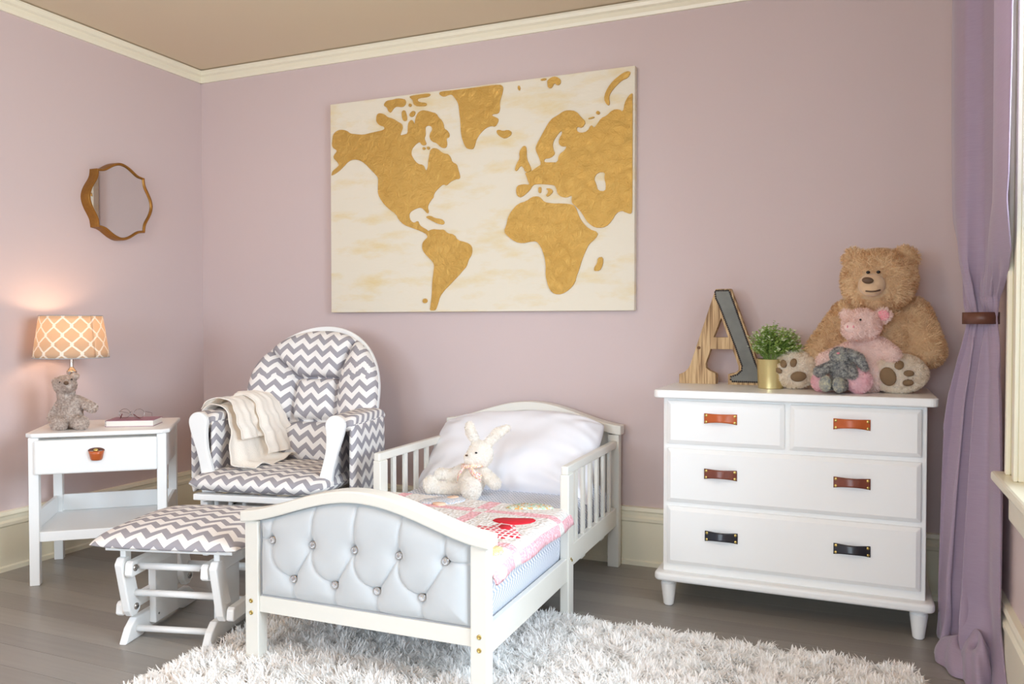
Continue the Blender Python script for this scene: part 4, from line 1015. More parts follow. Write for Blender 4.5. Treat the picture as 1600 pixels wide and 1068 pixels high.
def shade_m():
    m, t, b = nt('trellis_shade_fabric'); uv = N(t, 'ShaderNodeUVMap'); sp = N(t, 'ShaderNodeSeparateXYZ'); t.links.new(uv.outputs[0], sp.inputs[0])
    # ogee trellis: two mirrored wavy line families; uv in cells
    u, v = sp.outputs[0], sp.outputs[1]
    sn = mth(t, 'SINE', mth(t, 'MULTIPLY', v, 2*PI)); s3 = mth(t, 'SINE', mth(t, 'MULTIPLY', v, 6*PI))
    off = mth(t, 'ADD', mth(t, 'MULTIPLY', sn, .25), mth(t, 'MULTIPLY', s3, -.028))
    def fam(o_, sg):
        a = mth(t, 'ADD', u, o_); a = mth(t, 'ADD', a, mth(t, 'MULTIPLY', off, sg))
        a = mth(t, 'ABSOLUTE', mth(t, 'SUBTRACT', mth(t, 'FLOORED_MODULO', a, 1.0), .5)); return mth(t, 'LESS_THAN', a, .075)
    ln = mth(t, 'MAXIMUM', fam(0, 1), fam(.0+.5, -1))
    col = mixc(t, ln, lin((218,200,176)), lin((246,242,232)))
    t.links.new(col, b.inputs['Base Color']); b.inputs['Roughness'].default_value = .9
    tr = N(t, 'ShaderNodeBsdfTranslucent'); t.links.new(col, tr.inputs[0])
    mx = N(t, 'ShaderNodeMixShader'); t.links.new(mth(t, 'SUBTRACT', .55, mth(t, 'MULTIPLY', ln, .25)), mx.inputs[0])
    t.links.new(b.outputs[0], mx.inputs[1]); t.links.new(tr.outputs[0], mx.inputs[2]); t.links.new(mx.outputs[0], t.nodes['Material Output'].inputs[0]); return m
n = 72; P = np.zeros((n,9,3)); UV = np.zeros((n,9,2))
P = np.zeros((n+1,9,3)); UV = np.zeros((n+1,9,2))
for i in range(n+1):
    for j in range(9):
        a = 2*PI*i/n; v = j/8; r = .164-.029*v; P[i,j] = (r*math.cos(a), r*math.sin(a), .318+.200*v); UV[i,j] = (i/n*12, v*2.3)
sh = link('lamp_shade', grid_mesh('lamp_shade', P, UV), shade_m(), lm, True); solid(sh, .0015, 0)
for z, r in ((.318,.164),(.518,.135)):
    MB().tube([(r*math.cos(2*PI*i/48), r*math.sin(2*PI*i/48), z) for i in range(48)], .0022, 6, closed=True).build('shade_rim', M['piping'], sh, True)
mb = MB(); 
for k in range(3): a = 2*PI*k/3; mb.cyl((0,0,.352),(.160*math.cos(a),.160*math.sin(a),.330),.0015, n=6)
mb.build('shade_spider', M['steel'], lm)
pl_ = bpy.data.lights.new('lamp_glow', 'POINT'); pl_.energy = 2.0; pl_.color = (1, .66, .42); pl_.shadow_soft_size = .03
po = bpy.data.objects.new('lamp_glow', pl_); COL.objects.link(po); po.parent = lm; po.location = (0,0,.455)
# grey bear on the side table
x0, y0 = 0, 0
B5 = on_ns(.150,.17)
t = Toy('teddy_bear', B5, 'small curly taupe teddy bear gazing upward in front of the lamp', voxel=.005, m='fur_taupe')
# local frame: r = picture right, f = towards the viewer
rx, ry = .92, .392
def q(a, d, z): return (B5[0] + a*rx + d*ry, B5[1] + a*ry - d*rx, NT+z)
t.ell(q(.0,0,.085),(.052,.050,.070)).ell(q(0,0.01,.045),(.058,.055,.045)).ell(q(-.018,.005,.150),(.036,.036,.030))
t.ell(q(-.020,.008,.198),(.050,.046,.044)).cap(q(-.004,.03,.198),q(.016,.052,.204),.036,.027)
t.ell(q(-.070,-.005,.210),(.019,.012,.020)).ell(q(.014,-.016,.238),(.020,.014,.014))
t.cap(q(-.035,0,.125),q(-.075,.01,.050),.021,.024).cap(q(.030,.0,.132),q(.104,.010,.095),.018,.023)
t.cap(q(-.02,.02,.035),q(-.012,.075,.028),.030,.034).cap(q(.03,.02,.033),q(.080,.062,.030),.028,.032)
bd = t.body(); fur('fur', bd, 22000, .010, .0022, M['fur_taupe'], t.r, lean=.8, curl=.9, seed=12)
t.part('nose', [('ell',q(.026,.082,.213),(.013,.008,.009))], 'nose_brown', 0)
for a, d, z in ((-.014,.060,.214),(.038,.058,.228)): t.part('eye', [('ell',q(a,d,z),(.0045,.0045,.0045))], 'black', 0)
# book and glasses
BK = on_ns(.412,.222)
M['cover'] = mat('plum_patterned_cover', (150,104,122), .45, noise=.25, nscale=60)
M['paper'] = mat('book_pages', (236,230,222), .8, bump=.5, bscale=300, stretch=(1,1,12))
M['spine'] = print_m('grey_plum_spine', [(120,96,104),(206,196,196),(150,120,128),(226,220,216)], 120)
ba = NA_-math.radians(8); bk = empty('book', BK, ba, 'thick paperback with a plum cover lying under the glasses on the side table', 'book')
w_, d_ = .105, .075
MB().box((-w_,-d_,.002),(w_-.003,d_-.003,.027)).build('pages', M['paper'], bk); MB().box((-w_-.002,-d_-.002,0),(w_,d_,.002)).build('back_cover', M['cover'], bk); MB().box((-w_-.002,-d_-.002,.027),(w_,d_,.029)).build('front_cover', M['cover'], bk)
MB().box((-w_-.004,-d_-.002,0),(-w_-.002,d_,.029)).build('spine', M['spine'], bk)
M['wire'] = mat('thin_silver_wire', (176,170,168), .25, 1.0); M['temple'] = mat('burgundy_temple_tips', (110,48,50), .35)
gb = (BK[0]-.01, BK[1]-.0, NT+.029); gl = empty('eyeglasses', gb, math.radians(17), 'wire-rimmed glasses with burgundy ear tips resting on the plum book', 'glasses')
for s_ in (-1,1):
    ring = [(s_*.036+.027*math.cos(a), -.012+.004*math.sin(a), .0245+.0215*math.sin(a)) for a in [2*PI*i/32 for i in range(32)]]
    rm = MB().tube(ring, .0011, 6, closed=True).build('rim', M['wire'], gl, True)
    ln = MB().add([(x,y-.0003,z) for x,y,z in ring]+[(x,y+.0009,z) for x,y,z in ring], [tuple(range(32)), tuple(range(63,31,-1))]+[(i,(i+1)%32,32+(i+1)%32,32+i) for i in range(32)])
    ln.build('lens', M['glass'], gl)
    MB().tube([(s_*.063,-.012,.034),(s_*.066,-.004,.034),(s_*.064,.05,.022),(s_*.050,.075,.006)], .0012, 6).build('temple', M['wire'], gl, True)
    MB().tube([(s_*.050,.035-.06,.0035),(s_*.040,-.035,.012),(s_*.028,-.045,.026)], .0022, 6).build('temple_tip', M['temple'], gl, True)
    MB().ell((s_*.012,-.006,.018),(.003,.002,.005),10).build('nose_pad', M['glass'], gl, True)
MB().tube([(-.010,-.012,.030),(0,-.014,.034),(.010,-.012,.030)], .0012, 6).build('bridge', M['wire'], gl, True)

# ------------------------------------------------------------------ glider chair
GA = math.radians(11)
gc = empty('glider_chair', (-2.405, 2.785, 0), GA, 'white glider armchair with grey and white zigzag cushions and arched back', 'armchair')
WH = M['white']
def gbox(name, a, b, par=gc, bev=.004, T=None): return MB().box(a, b, T).build(name, WH, par, bevel=bev)
SZ = .405
sc_ = cushion('seat_cushion', .690, .56, .088, M['chev'], gc, n=64, p=7, e=.5, corner=.15, crown=.10, T=Matrix.Translation((-.012,.255,.440)), uvo=(.0,.012))
# back cushion
BT = Matrix.Translation((0,.505,.465)) @ Matrix.Rotation(math.radians(-13.5),4,'X')
nu, nv = 150, 170; HH = .675; P = np.zeros((nu,nv,3)); UV = np.zeros((nu,nv,2))
def outline_w(v):   # half width of the back at height v (0..HH)
    zc = HH-.345; a = .350
    if v <= zc: return a - .035*((zc-v)/zc)**2
    return a*math.sqrt(max(0, 1-((v-zc)/.346)**2.15))
TL, TR, BL, BR = (-.105,.425), (.115,.425), (-.115,.205), (.125,.205)
segs = [(TL,TR),(BL,BR),(TL,BL),(TR,BR),(TL,(-.27,.565)),(TR,(.20,.66)),(BL,(-.33,.235)),(BR,(.33,.175))]
def sd(X, Z, a, b):
    L2 = (b[0]-a[0])**2+(b[1]-a[1])**2; t0 = np.clip(((X-a[0])*(b[0]-a[0])+(Z-a[1])*(b[1]-a[1]))/L2,0,1); return np.hypot(X-a[0]-t0*(b[0]-a[0]), Z-a[1]-t0*(b[1]-a[1]))
vv = HH*np.sin(np.linspace(0,PI/2,nv)*1.0); vv = HH*(1-(1-np.linspace(0,1,nv))**1.6)
ww = np.array([max(outline_w(v), .0005) for v in vv]); u = np.sin(np.linspace(-PI/2,PI/2,nu))
X = u[:,None]*ww[None,:]; Z = np.repeat(vv[None,:], nu, 0)
D = np.minimum.reduce([sd(X,Z,a,b) for a,b in segs]); tuft = np.minimum.reduce([np.hypot(X-a,Z-b) for a,b in (TL,TR,BL,BR)])
edge = (np.clip(1-np.abs(u[:,None])**4,0,1)*np.clip(1-(vv[None,:]/HH)**10,0,1)*np.clip(vv[None,:]/.05,0,1)**.5)**.42
H = .105*edge*(1-.62*np.exp(-D/.026)-.20*np.exp(-(D/.008)**2)) - .028*np.exp(-tuft/.02)*edge
rump = .0035*np.sin(X*60+Z*25)*np.exp(-D/.035) + .003*np.sin(X*90)*np.exp(-np.abs(Z-HH)/.10)
H = np.clip(H + rump*edge, 0, None); wrap = .14*(X/.33)**2*.55
P[...,0] = X; P[...,1] = -H + .05 - wrap; P[...,2] = Z
du = np.sqrt(np.diff(P[...,0],axis=0)**2+np.diff(P[...,1],axis=0)**2); su = np.vstack([np.zeros((1,nv)), np.cumsum(du,0)]); su -= su[nu//2]
warp = .012*np.exp(-tuft/.06)*np.tanh((Z-.425)/.05)
UV[...,0] = X*.55+su*.45; UV[...,1] = Z + .006*np.sin(X*14) - warp*.6
Pb = P.copy(); Pb[...,1] = .05 - wrap + .025*edge
vs = np.concatenate([P.reshape(-1,3), Pb.reshape(-1,3)]); idx = np.arange(nu*nv).reshape(nu,nv); q4 = np.stack([idx[:-1,:-1], idx[1:,:-1], idx[1:,1:], idx[:-1,1:]],-1).reshape(-1,4)
rim = [(idx[i,0], idx[i+1,0]) for i in range(nu-1)]
fr = [(b, a, a+nu*nv, b+nu*nv) for a, b in rim]
fr += [(idx[0,j], idx[0,j+1], idx[0,j+1]+nu*nv, idx[0,j]+nu*nv) for j in range(nv-1)] + [(idx[-1,j+1], idx[-1,j], idx[-1,j]+nu*nv, idx[-1,j+1]+nu*nv) for j in range(nv-1)]
me = bpy.data.meshes.new('back_cushion'); me.from_pydata(vs.tolist(), [], q4.tolist() + (q4[:,::-1]+nu*nv).tolist() + [tuple(int(x) for x in f) for f in fr])
l = me.uv_layers.new(name='UVMap'); vi = np.empty(len(me.loops), int); me.loops.foreach_get('vertex_index', vi); a_ = np.concatenate([UV.reshape(-1,2)]*2); l.data.foreach_set('uv', a_[vi].ravel())
bm = bmesh.new(); bm.from_mesh(me); bmesh.ops.remove_doubles(bm, verts=bm.verts, dist=2e-4); bm.to_mesh(me); bm.free(); me.transform(BT); link('back_cushion', me, M['chev'], gc, True)
# wooden back frame
vs = []; fs = []; n = 60; path = []
for i in range(n+1):
    v = i/n
    path.append(v)
out = []
for i in range(n+1):
    a = PI*i/n; zc = HH-.335
    out.append((-.350*math.cos(a), zc + .366*math.sin(a)))
out = [(-.335,-.06),(-.345,.15)] + out + [(.345,.15),(.335,-.06)]
mb = MB(); inn = [(x*.86, (z if z < .2 else .34+(z-.34)*.86)) for x, z in out]
k = len(out); f0 = lambda x: .056-.077*(x/.33)**2
vs = [(x, f0(x), z) for x, z in out] + [(x, f0(x), z) for x, z in inn] + [(x, f0(x)+.03, z) for x, z in out] + [(x, f0(x)+.03, z) for x, z in inn]
fs = []
for i in range(k-1): fs += [(i,i+1,k+i+1,k+i),(2*k+i+1,2*k+i,3*k+i,3*k+i+1),(i+1,i,2*k+i,2*k+i+1),(k+i,k+i+1,3*k+i+1,3*k+i)]
fs += [(0,k,3*k,2*k),(k-1,2*k-1,4*k-1,3*k-1)]
fr_ = mb.add(vs, fs, BT).build('back_frame', WH, gc, bevel=.006); fr_.modifiers['bevel'].segments = 3
mb = MB()
for x in (-.17,-.085,0,.085,.17): MB().cyl((x,.05,-.02),(x,.05,.60 if abs(x)<.1 else .56), .011, n=10, T=BT).build('back_spindle', WH, gc, True)
# arms: S-shaped front posts, rail, padded covers with hanging side pockets
for s_ in (-1,1):
    pts = []
    for i in range(22):
        u_ = i/21; z = .405+(.700-.405)*u_; xc = .283 + .052*(3*u_**2-2*u_**3); w2 = .036 - .008*math.sin(PI*u_) + .010*max(0,u_-.6)/.4
        pts.append((xc, z, w2))
    L_ = [(s_*(x-w_), z) for x, z, w_ in pts]; R_ = [(s_*(x+w_), z) for x, z, w_ in pts]
    cap_ = [(s_*(.335+.046*math.cos(a)), .705+.045*math.sin(a)) for a in [PI*i/12 for i in range(13)]]
    poly = L_[::-1] + [(s_*(.283-.036),.355),(s_*(.283+.030),.355)] + R_ + cap_
    o = MB().prism(poly, .075, .103).build('arm_post', WH, gc, bevel=.007); o.modifiers['bevel'].segments = 3
    gbox('arm_rail', (s_*.335-.030,.103,.700), (s_*.335+.030,.56,.722))
    gbox('arm_support', (s_*.335-.02,.50,.36), (s_*.335+.02,.54,.700))
    a0 = M['chev']
    ap = cushion('arm_pad', .128, .42, .080, a0, gc, n=34, p=7, e=.5, corner=.14, T=Matrix.Translation((s_*.340,.325,.705)), uvo=(.02,.03))
    for nm, xo, y0_, y1_, zb_, th in (('arm_inner_panel', .288, .115, .50, .43, .034), ('arm_pocket', .392, .125, .50, .372, .044)):
        Tm = Matrix.Translation((s_*xo, (y0_+y1_)/2, (.705+zb_)/2)) @ Matrix.Rotation(PI/2,4,'Z') @ Matrix.Rotation(PI/2,4,'X')
        pc = cushion(nm, y1_-y0_, .705-zb_, th, a0, gc, n=34, p=9, e=.45, corner=.02, T=Tm, uvo=(.013,.021))
        # carry the print round both faces: project by depth and height
        uvl = pc.data.uv_layers[0].data
        for p_ in pc.data.polygons:
            for li in p_.loop_indices:
                co = pc.data.vertices[pc.data.loops[li].vertex_index].co; uvl[li].uv = (co.y*.9 + co.x*1.0, co.z)
# base
fm = gbox('seat_frame', (-.310,.0,.366), (.300,.04,.394)); gbox('seat_frame', (-.300,.47,.352), (.300,.51,.392))
for x in (-.30,-.16,-.02,.12,.26): gbox('seat_slat', (x,.0405,.372), (x+.045,.4695,.390), bev=.002)
for x in (-.255,-.185,-.115): MB().cyl((x,.10,.20),(x,.10,.352),.011, n=12).build('spindle', WH, gc, True)
gbox('lower_rail', (-.30,.085,.165), (.30,.115,.202))
for s_ in (-1,1):
    x = s_*.255
    o = MB().prism([(0.02,0),(.14,0),(.16,.02),(.50,.02),(.52,0),(.64,0),(.60,.06),(.56,.075),(.10,.075),(.05,.06)], x-.016, x+.016, 'yz').build('base_rail', WH, gc, bevel=.004)
    gbox('upright', (x-.014,.22,.075), (x+.014,.42,.300))
    gbox('glide_arm', (x-.05,.06,.30), (x-.022,.58,.345)); gbox('lower_arm', (x-.05,.06,.10), (x-.022,.58,.14))
    for yy in (.10,.52): gbox('swing_link', (x-.085,yy,.095), (x-.055,yy+.045,.345))
for yy in (.10,.56): MB().cyl((-.24,yy,.045),(.24,yy,.045),.012, n=12).build('stretcher', WH, gc, True)
MB().box((-.30,.22,.285),(.30,.42,.300)).build('cross_board', WH, gc, bevel=.002)

# knitted throw over the left arm of the chair
th = empty('throw_blanket', (-2.405, 2.785, 0), GA, 'cream knitted throw draped over the left arm of the glider chair onto its seat', 'blanket')
def drape(name, y0_, y1_, tpts, seed, amp=.008, nseg=64, lift=0., hem=0.):
    """tpts: profile (x, z) from the outside over the arm down to the seat"""
    pts = [Vector((a, b, 0)) for a, b in tpts]; acc = [0]
    for a, b in zip(pts, pts[1:]): acc.append(acc[-1]+(b-a).length)
    nn = 70; P = np.zeros((nn, nseg, 3)); rg_ = random.Random(seed); ph = [rg_.uniform(0,6.3) for _ in range(6)]
    for i in range(nn):
        s0 = acc[-1]*i/(nn-1); k_ = max(j for j in range(len(acc)-1) if acc[j] <= s0+1e-9); f_ = (s0-acc[k_])/(acc[k_+1]-acc[k_])
        c_ = pts[k_].lerp(pts[k_+1], f_); d_ = (pts[k_+1]-pts[k_]).normalized(); nrm = Vector((-d_.y, d_.x, 0))
        if nrm.x < 0 and c_.x > -.36: nrm = nrm
        q_ = i/(nn-1)
        for j in range(nseg):
            v = j/(nseg-1); y = y0_+(y1_-y0_)*v
            fold = math.sin(v*15+ph[0]+q_*2)*.6 + math.sin(v*27+ph[1]-q_*3)*.35 + math.sin(v*7+ph[2])*.6
            am = amp*(.35+1.2*abs(q_-.35))*(1.3 if q_ > .5 else 1)
            off = fold*am + am + lift
            P[i,j] = (c_.x + nrm.x*off + max(0,(y-.17))*.24*(.35+.65*q_), y + .012*math.sin(q_*9+ph[3]) + (q_-.4)*(v-.5)*(.26 if seed == 3 else .10) - (.035*q_ if seed == 3 else 0) + .006*math.sin(q_*30+ph[4]), c_.y + nrm.y*off)
    return P
def sm(tp, it=3):
    for _ in range(it):
        q_ = [tp[0]]
        for a, b in zip(tp, tp[1:]): q_ += [(a[0]*.75+b[0]*.25, a[1]*.75+b[1]*.25), (a[0]*.25+b[0]*.75, a[1]*.25+b[1]*.75)]
        tp = q_ + [tp[-1]]
    return tp
pr1 = sm([(-.405,.700),(-.395,.745),(-.34,.770),(-.275,.755),(-.245,.69),(-.228,.60),(-.208,.515),(-.175,.490),(-.11,.488)])
P = drape('a', .19, .50, pr1, 3, .009)
solid(link('blanket_lower_layer', grid_mesh('blanket', P), M['knit'], th, True), .004, 0)
pr2 = sm([(-.395,.735),(-.37,.775),(-.32,.790),(-.265,.775),(-.230,.71),(-.212,.635),(-.208,.610)])
P = drape('b', .21, .41, pr2, 8, .008, lift=.010)
solid(link('blanket_upper_fold', grid_mesh('blanket', P), M['knit'], th, True), .004, 0)
pr3 = sm([(-.33,.790),(-.27,.800),(-.225,.765),(-.195,.68),(-.180,.60),(-.172,.53)])
P = drape('c', .33, .51, pr3, 5, .010, lift=.012)
solid(link('blanket_side_fold', grid_mesh('blanket', P), M['knit'], th, True), .004, 0)

# ------------------------------------------------------------------ gliding ottoman
OA = math.radians(15)
ot = empty('ottoman', (-2.258, 2.135, 0), OA, 'white gliding footstool with a grey zigzag padded top', 'footstool')
def obox(name, a, b, bev=.004, T=None, par=ot): 
    o = MB().box(a, b, T).build(name, WH, par, bevel=bev); return o
cushion('ottoman_cushion', .575, .530, .062, M['chev'], ot, n=64, p=6, e=.5, corner=.10, crown=.45, bot=.28, T=Matrix.Translation((.035,.175,.375)), uvo=(.02,.03))
obox('seat_board', (-.205,-.035,.346), (.275,.39,.358), .002)
def bolt(p, d, par): 
    a = Vector(p); b = a + Vector(d)*.004; MB().cyl(a, b, .012, n=16).build('washer', M['steel'], par, True)
    MB().cyl(b, a+Vector(d)*.009, .0075, .006, n=6).build('bolt', M['bolt'], par)
for s_ in (-1,1):
    x = s_*.157
    o = MB().prism([(-.015,0),(.09,0),(.12,.012),(.34,.012),(.37,0),(.475,0),(.45,.045),(.41,.078),(.05,.078),(.015,.05)], x-.0145, x+.0145, 'yz').build('base_rail', WH, ot, bevel=.005)
    u0 = MB().box((x-.013-s_*.028,.13,.030),(x+.013-s_*.028,.28,.318)).build('side_panel', WH, ot, bevel=.003)
    for zz in (.06,.29): MB().cyl((x-s_*.028+.013,.15,zz),(x-s_*.028+.0145,.15,zz),.004,n=8).build('screw', M['bolt'], u0)
    # upper glide arm, swing link, lower arm
    xa = s_*.143+.030
    ua = MB().prism([(-.045,.262),(-.04,.303),(-.03,.310),(.44,.310),(.45,.300),(.45,.270),(.44,.262),(-.035,.254)], xa-.014, xa+.014, 'yz').build('glide_arm', WH, ot, bevel=.005)
    xl = s_*.178+.032
    for yy in (0., .36):
        T = Matrix.Translation((0, yy, 0))
        lk = MB().prism([(-.052,.300),(-.035,.322),(-.002,.322),(.012,.300),(.062,.130),(.058,.110),(.036,.095),(.012,.095),(-.006,.120)], xl-.015, xl+.015, 'yz', T).build('swing_link', WH, ot, bevel=.005)
        bolt((xl-s_*.015*1, .0+yy+.03, .128), (-s_,0,0), lk); bolt((xa-s_*.014, yy-.022, .285), (-s_,0,0), lk)
    xb = s_*.212+.033
    MB().prism([(.0,.105),(.005,.140),(.015,.148),(.43,.148),(.44,.14),(.44,.11),(.43,.100),(.01,.098)], xb-.014, xb+.014, 'yz').build('lower_arm', WH, ot, bevel=.005)
    obox('cushion_leg', (xl-.011,-.022,.300), (xl+.011,.012,.350), .003); obox('cushion_leg', (xb-.012,.20,.146), (xb+.012,.235,.353), .003)
for yy, zz, r, w2 in ((.055,.038,.0115,.145),(.40,.038,.0115,.145),(.03,.178,.0120,.165),(.39,.178,.0120,.165),(.0,.286,.0120,.132),(.40,.286,.0120,.132)):
    MB().cyl((-w2+(.03 if zz>.1 else 0),yy,zz),(w2+(.03 if zz>.1 else 0),yy,zz), r, n=16).build('stretcher', WH, ot, True)
obox('cross_board', (-.13,.16,.300), (.13,.30,.318), .002)

# ------------------------------------------------------------------ shag rug
RX0, RX1, RY0, RY1 = -2.060, .215, 1.10, 2.905
rgx = empty('shag_rug', ((RX0+RX1)/2, (RY0+RY1)/2, 0), 0, 'large white shag rug on the grey floor under the bed', 'rug')
cxr, cyr = (RX0+RX1)/2, (RY0+RY1)/2
MB().box((RX0-cxr,RY0-cyr,.0006),(RX1-cxr,RY1-cyr,.008)).build('backing', M['rug_back'], rgx)
def pile(n, seed):
    rg = np.random.default_rng(seed); P = np.stack([rg.uniform(RX0,RX1,n), rg.uniform(RY0,RY1,n), np.full(n,.006)],-1)
    # rounded corners
    r = .10; dx = np.maximum(np.maximum(RX0+r-P[:,0], P[:,0]-(RX1-r)),0); dy = np.maximum(np.maximum(RY0+r-P[:,1], P[:,1]-(RY1-r)),0)
    P = P[np.hypot(dx,dy) < r]; n = len(P)
    cl = np.floor(P[:,:2]/.032 + .35*np.sin(P[:,1::-1]*40)).astype(int); h = cl[:,0]*7919+cl[:,1]*104729
    r1 = np.sin(h*12.9898)*43758.5453; r1 -= np.floor(r1); r2 = np.sin(h*78.233)*12543.123; r2 -= np.floor(r2)
    ang = r1*2*PI + rg.normal(0,.5,n); ln = .35+.75*r2 + rg.normal(0,.15,n)
    L = (.030+.010*rg.random(n)); 
    d1 = np.stack([np.cos(ang)*ln*.8, np.sin(ang)*ln*.8, np.ones(n)],-1); d1 /= np.linalg.norm(d1,axis=1)[:,None]
    d2 = np.stack([np.cos(ang)*(ln*1.5), np.sin(ang)*(ln*1.5), np.full(n,.45)],-1) + rg.normal(0,.22,(n,3)); d2 /= np.linalg.norm(d2,axis=1)[:,None]
    W = (.0042+.0022*rg.random(n))[:,None]*np.where(P[:,1:2] < 1.6, 1.4, 1.0)
    p1 = P + d1*(L*.6)[:,None]; p2 = p1 + d2*(L*.55)[:,None]; p2[:,2] = np.maximum(p2[:,2], .006)
    # curling flat strands, three segments each
    sd_ = np.cross(d2, [0,0,1.]); sd_ /= np.maximum(np.linalg.norm(sd_,axis=1),1e-6)[:,None]
    vs = np.stack([P-sd_*W*.4, P+sd_*W*.4, p1-sd_*W*.5, p1+sd_*W*.5, p2-sd_*W*.38, p2+sd_*W*.38, p2+(d2+rg.normal(0,.35,(n,3)))*W*1.6], 1).reshape(-1,3); i = np.arange(n)[:,None]*7
    f = np.concatenate([i+[0,1,3],i+[0,3,2],i+[2,3,5],i+[2,5,4],i+[4,5,6]],0)
    vs -= np.array([cxr,cyr,0])
    m2 = bpy.data.meshes.new('pile'); m2.vertices.add(len(vs)); m2.vertices.foreach_set('co', vs.ravel()); m2.loops.add(f.size); m2.loops.foreach_set('vertex_index', f.ravel().astype(np.int32))
    m2.polygons.add(len(f)); m2.polygons.foreach_set('loop_start', np.arange(len(f))*3); m2.update(calc_edges=True); m2.polygons.foreach_set('use_smooth', np.ones(len(f),bool))
    return m2
link('pile', pile(165000, 4), M['rug'], rgx, kind='stuff')

# ------------------------------------------------------------------ curtain
cu = empty('curtain', (.34, 3.0, 0), 0, 'lilac linen curtain tied back with a leather band beside the window', 'curtain')
KZ = [  # z, centre x, centre y, half spread y, half spread x, fold depth
 (2.48, .338, 2.83, .46, .046, .034), (2.20,.338,2.83,.45,.048,.036), (1.85,.342,2.84,.41,.052,.038), (1.55,.348,2.87,.34,.056,.036), (1.36,.356,2.92,.23,.056,.030),
 (1.24,.366,2.985,.085,.040,.016), (1.17,.376,2.995,.045,.036,.006), (1.08,.372,3.00,.070,.040,.014), (.90,.360,3.02,.12,.050,.026), (.60,.350,3.05,.17,.060,.034), (.30,.342,3.08,.20,.066,.040), (.10,.338,3.09,.22,.072,.044), (.03,.335,3.08,.25,.082,.040), (.006,.335,3.06,.27,.088,.034)]
KZ = np.array(KZ)
def kz(z, c): 
    o_ = np.argsort(KZ[:,0]); return np.interp(z, KZ[o_,0], KZ[o_,c])
ns_, nz = 220, 190; P = np.zeros((ns_,nz,3)); 
zz = np.concatenate([np.linspace(2.48,1.45,60), np.linspace(1.44,1.0,60), np.linspace(.99,.006,70)])
for j, z in enumerate(zz):
    cx_, cy_, hy_, hx_, fd = [float(kz(z,c_)) for c_ in (1,2,3,4,5)]
    for i in range(ns_):
        s_ = i/(ns_-1)*2-1
        # the cloth runs from the far left edge round to the near right edge
        w_ = s_ + .12*math.sin(s_*5.0)
        hf = min(1, max(0, (1.5-z)/.5)); fo = math.sin(w_*PI*(1.7+1.4*hf)+.6) + (.10+.25*hf)*math.sin(w_*PI*7.3+z*1.3)
        x = cx_ + hx_*w_*1.0 + fd*fo*.75; y = cy_ - hy_*s_ + fd*.6*math.cos(w_*PI*3.1)
        ck = math.exp(-((z-1.25)/.08)**2)
        x += .006*ck*math.sin(i*.55+z*20); y += .006*ck*math.cos(i*.43)
        if z < .30:
            k_ = (.30-z)/.30; x += .014*k_*math.sin(s_*6+z*16); y += .03*k_*math.sin(z*22+s_*4)
        x = max(x, .288) if y > 3.16 else x
        P[i,j] = (min(x,.431)-.34, y-3.0, z)
pn = link('curtain_panel', grid_mesh('curtain_panel', P), M['curtain'], cu, True); solid(pn, .004, 0)
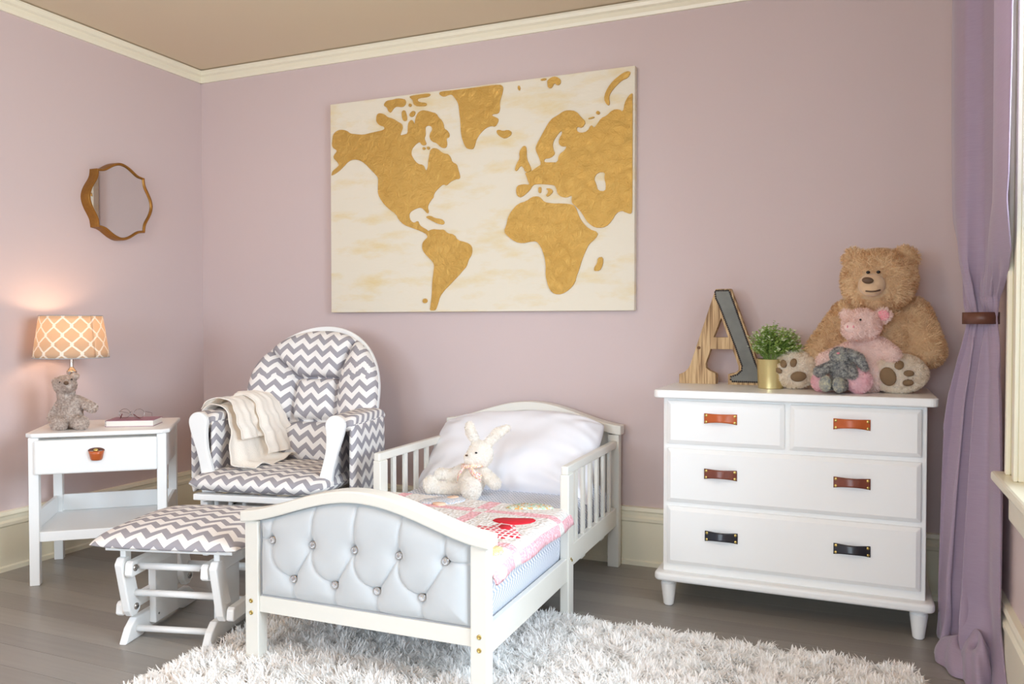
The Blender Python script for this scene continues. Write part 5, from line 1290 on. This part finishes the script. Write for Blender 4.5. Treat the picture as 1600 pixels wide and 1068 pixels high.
# puddled cloth at the floor
mb = MB()
def puddle(name, c, r, rot, seed):
    rg_ = random.Random(seed); n1, n2 = 44, 22; P = np.zeros((n1,n2,3)); ph = [rg_.uniform(0,6) for _ in range(4)]
    for i in range(n1):
        a = 2*PI*i/n1
        for j in range(n2):
            b = PI/2*j/(n2-1); rr = 1+.12*math.sin(a*3+ph[0])+.07*math.sin(a*7+ph[1]+b*3)
            X_, Y_, Z_ = r[0]*rr*math.cos(b)**.8*math.cos(a), r[1]*rr*math.cos(b)**.8*math.sin(a), r[2]*math.sin(b)*(1+.22*math.sin(a*2+ph[2])*math.cos(b*2))
            ca, sa = math.cos(rot), math.sin(rot); P[i,j] = (c[0]+X_*ca-Y_*sa-.34, c[1]+X_*sa+Y_*ca-3.0, .004+Z_)
    return link(name, grid_mesh(name, P, closed_u=True), M['curtain'], cu, True)
puddle('curtain_hem_fold', (.338,3.06,0), (.075,.12,.085), .15, 1)
puddle('curtain_hem_fold', (.375,2.96,0), (.050,.10,.13), -.1, 2)
# the tie band
ring = []
for i in range(40):
    a = 2*PI*i/40; ring.append((.374-.34+.049*math.cos(a), 2.995-3.0+.062*math.sin(a)))
vs = []; 
for x, y in ring: vs += [(x,y,1.150),(x*1,y,1.188)]
fs = [(2*i,2*((i+1)%40),2*((i+1)%40)+1,2*i+1) for i in range(40)]
solid(MB().add(vs, fs).build('tie_band', M['leather_tie'], cu, True), .004, 1)
rod = empty('curtain_rod', (.36, 1.8, 2.50), 0, 'dark curtain rod above the window', 'curtain rod')
MB().cyl((-.02,-1.15,0),(-.02,1.62,0),.014,n=16).build('rod', M['zinc_edge'], rod, True)
for yy in (-1.0,1.50): MB().cyl((-.02,yy,0),(.0915,yy,0),.008,n=10).build('bracket', M['zinc_edge'], rod, True)
for yy in (-1.16,1.63): MB().ell((-.02,yy,0),(.024,.024,.024),14).build('finial', M['zinc_edge'], rod, True)

# added fixture, out of view, put in to warm the upper walls and ceiling
cl = empty('added_warm_light', (-1.4, .2, ZC), 0, 'added out-of-view round ceiling fixture that warms the upper walls', 'lamp')
MB().lathe([(.17,-.03),(.18,-.02),(.18,-.0005)], (0,0,0), 40).build('base', M['brass'], cl, True)
mo, t_, b_ = nt('added_light_glass'); b_.inputs['Base Color'].default_value = (.9,.88,.82,1); b_.inputs['Emission Color'].default_value = (1,.78,.52,1); b_.inputs['Emission Strength'].default_value = 4
MB().lathe([(.03,-.115),(.09,-.105),(.14,-.08),(.165,-.05),(.168,-.03)], (0,0,0), 40).build('added_light_bowl', mo, cl, True)

cpl = bpy.data.lights.new('added_warm_glow', 'POINT'); cpl.energy = 31; cpl.color = (1, .60, .30); cpl.shadow_soft_size = .12  # warm fill from the added fixture
cpo = bpy.data.objects.new('added_warm_glow', cpl); COL.objects.link(cpo); cpo.parent = cl; cpo.location = (0,0,-.22)
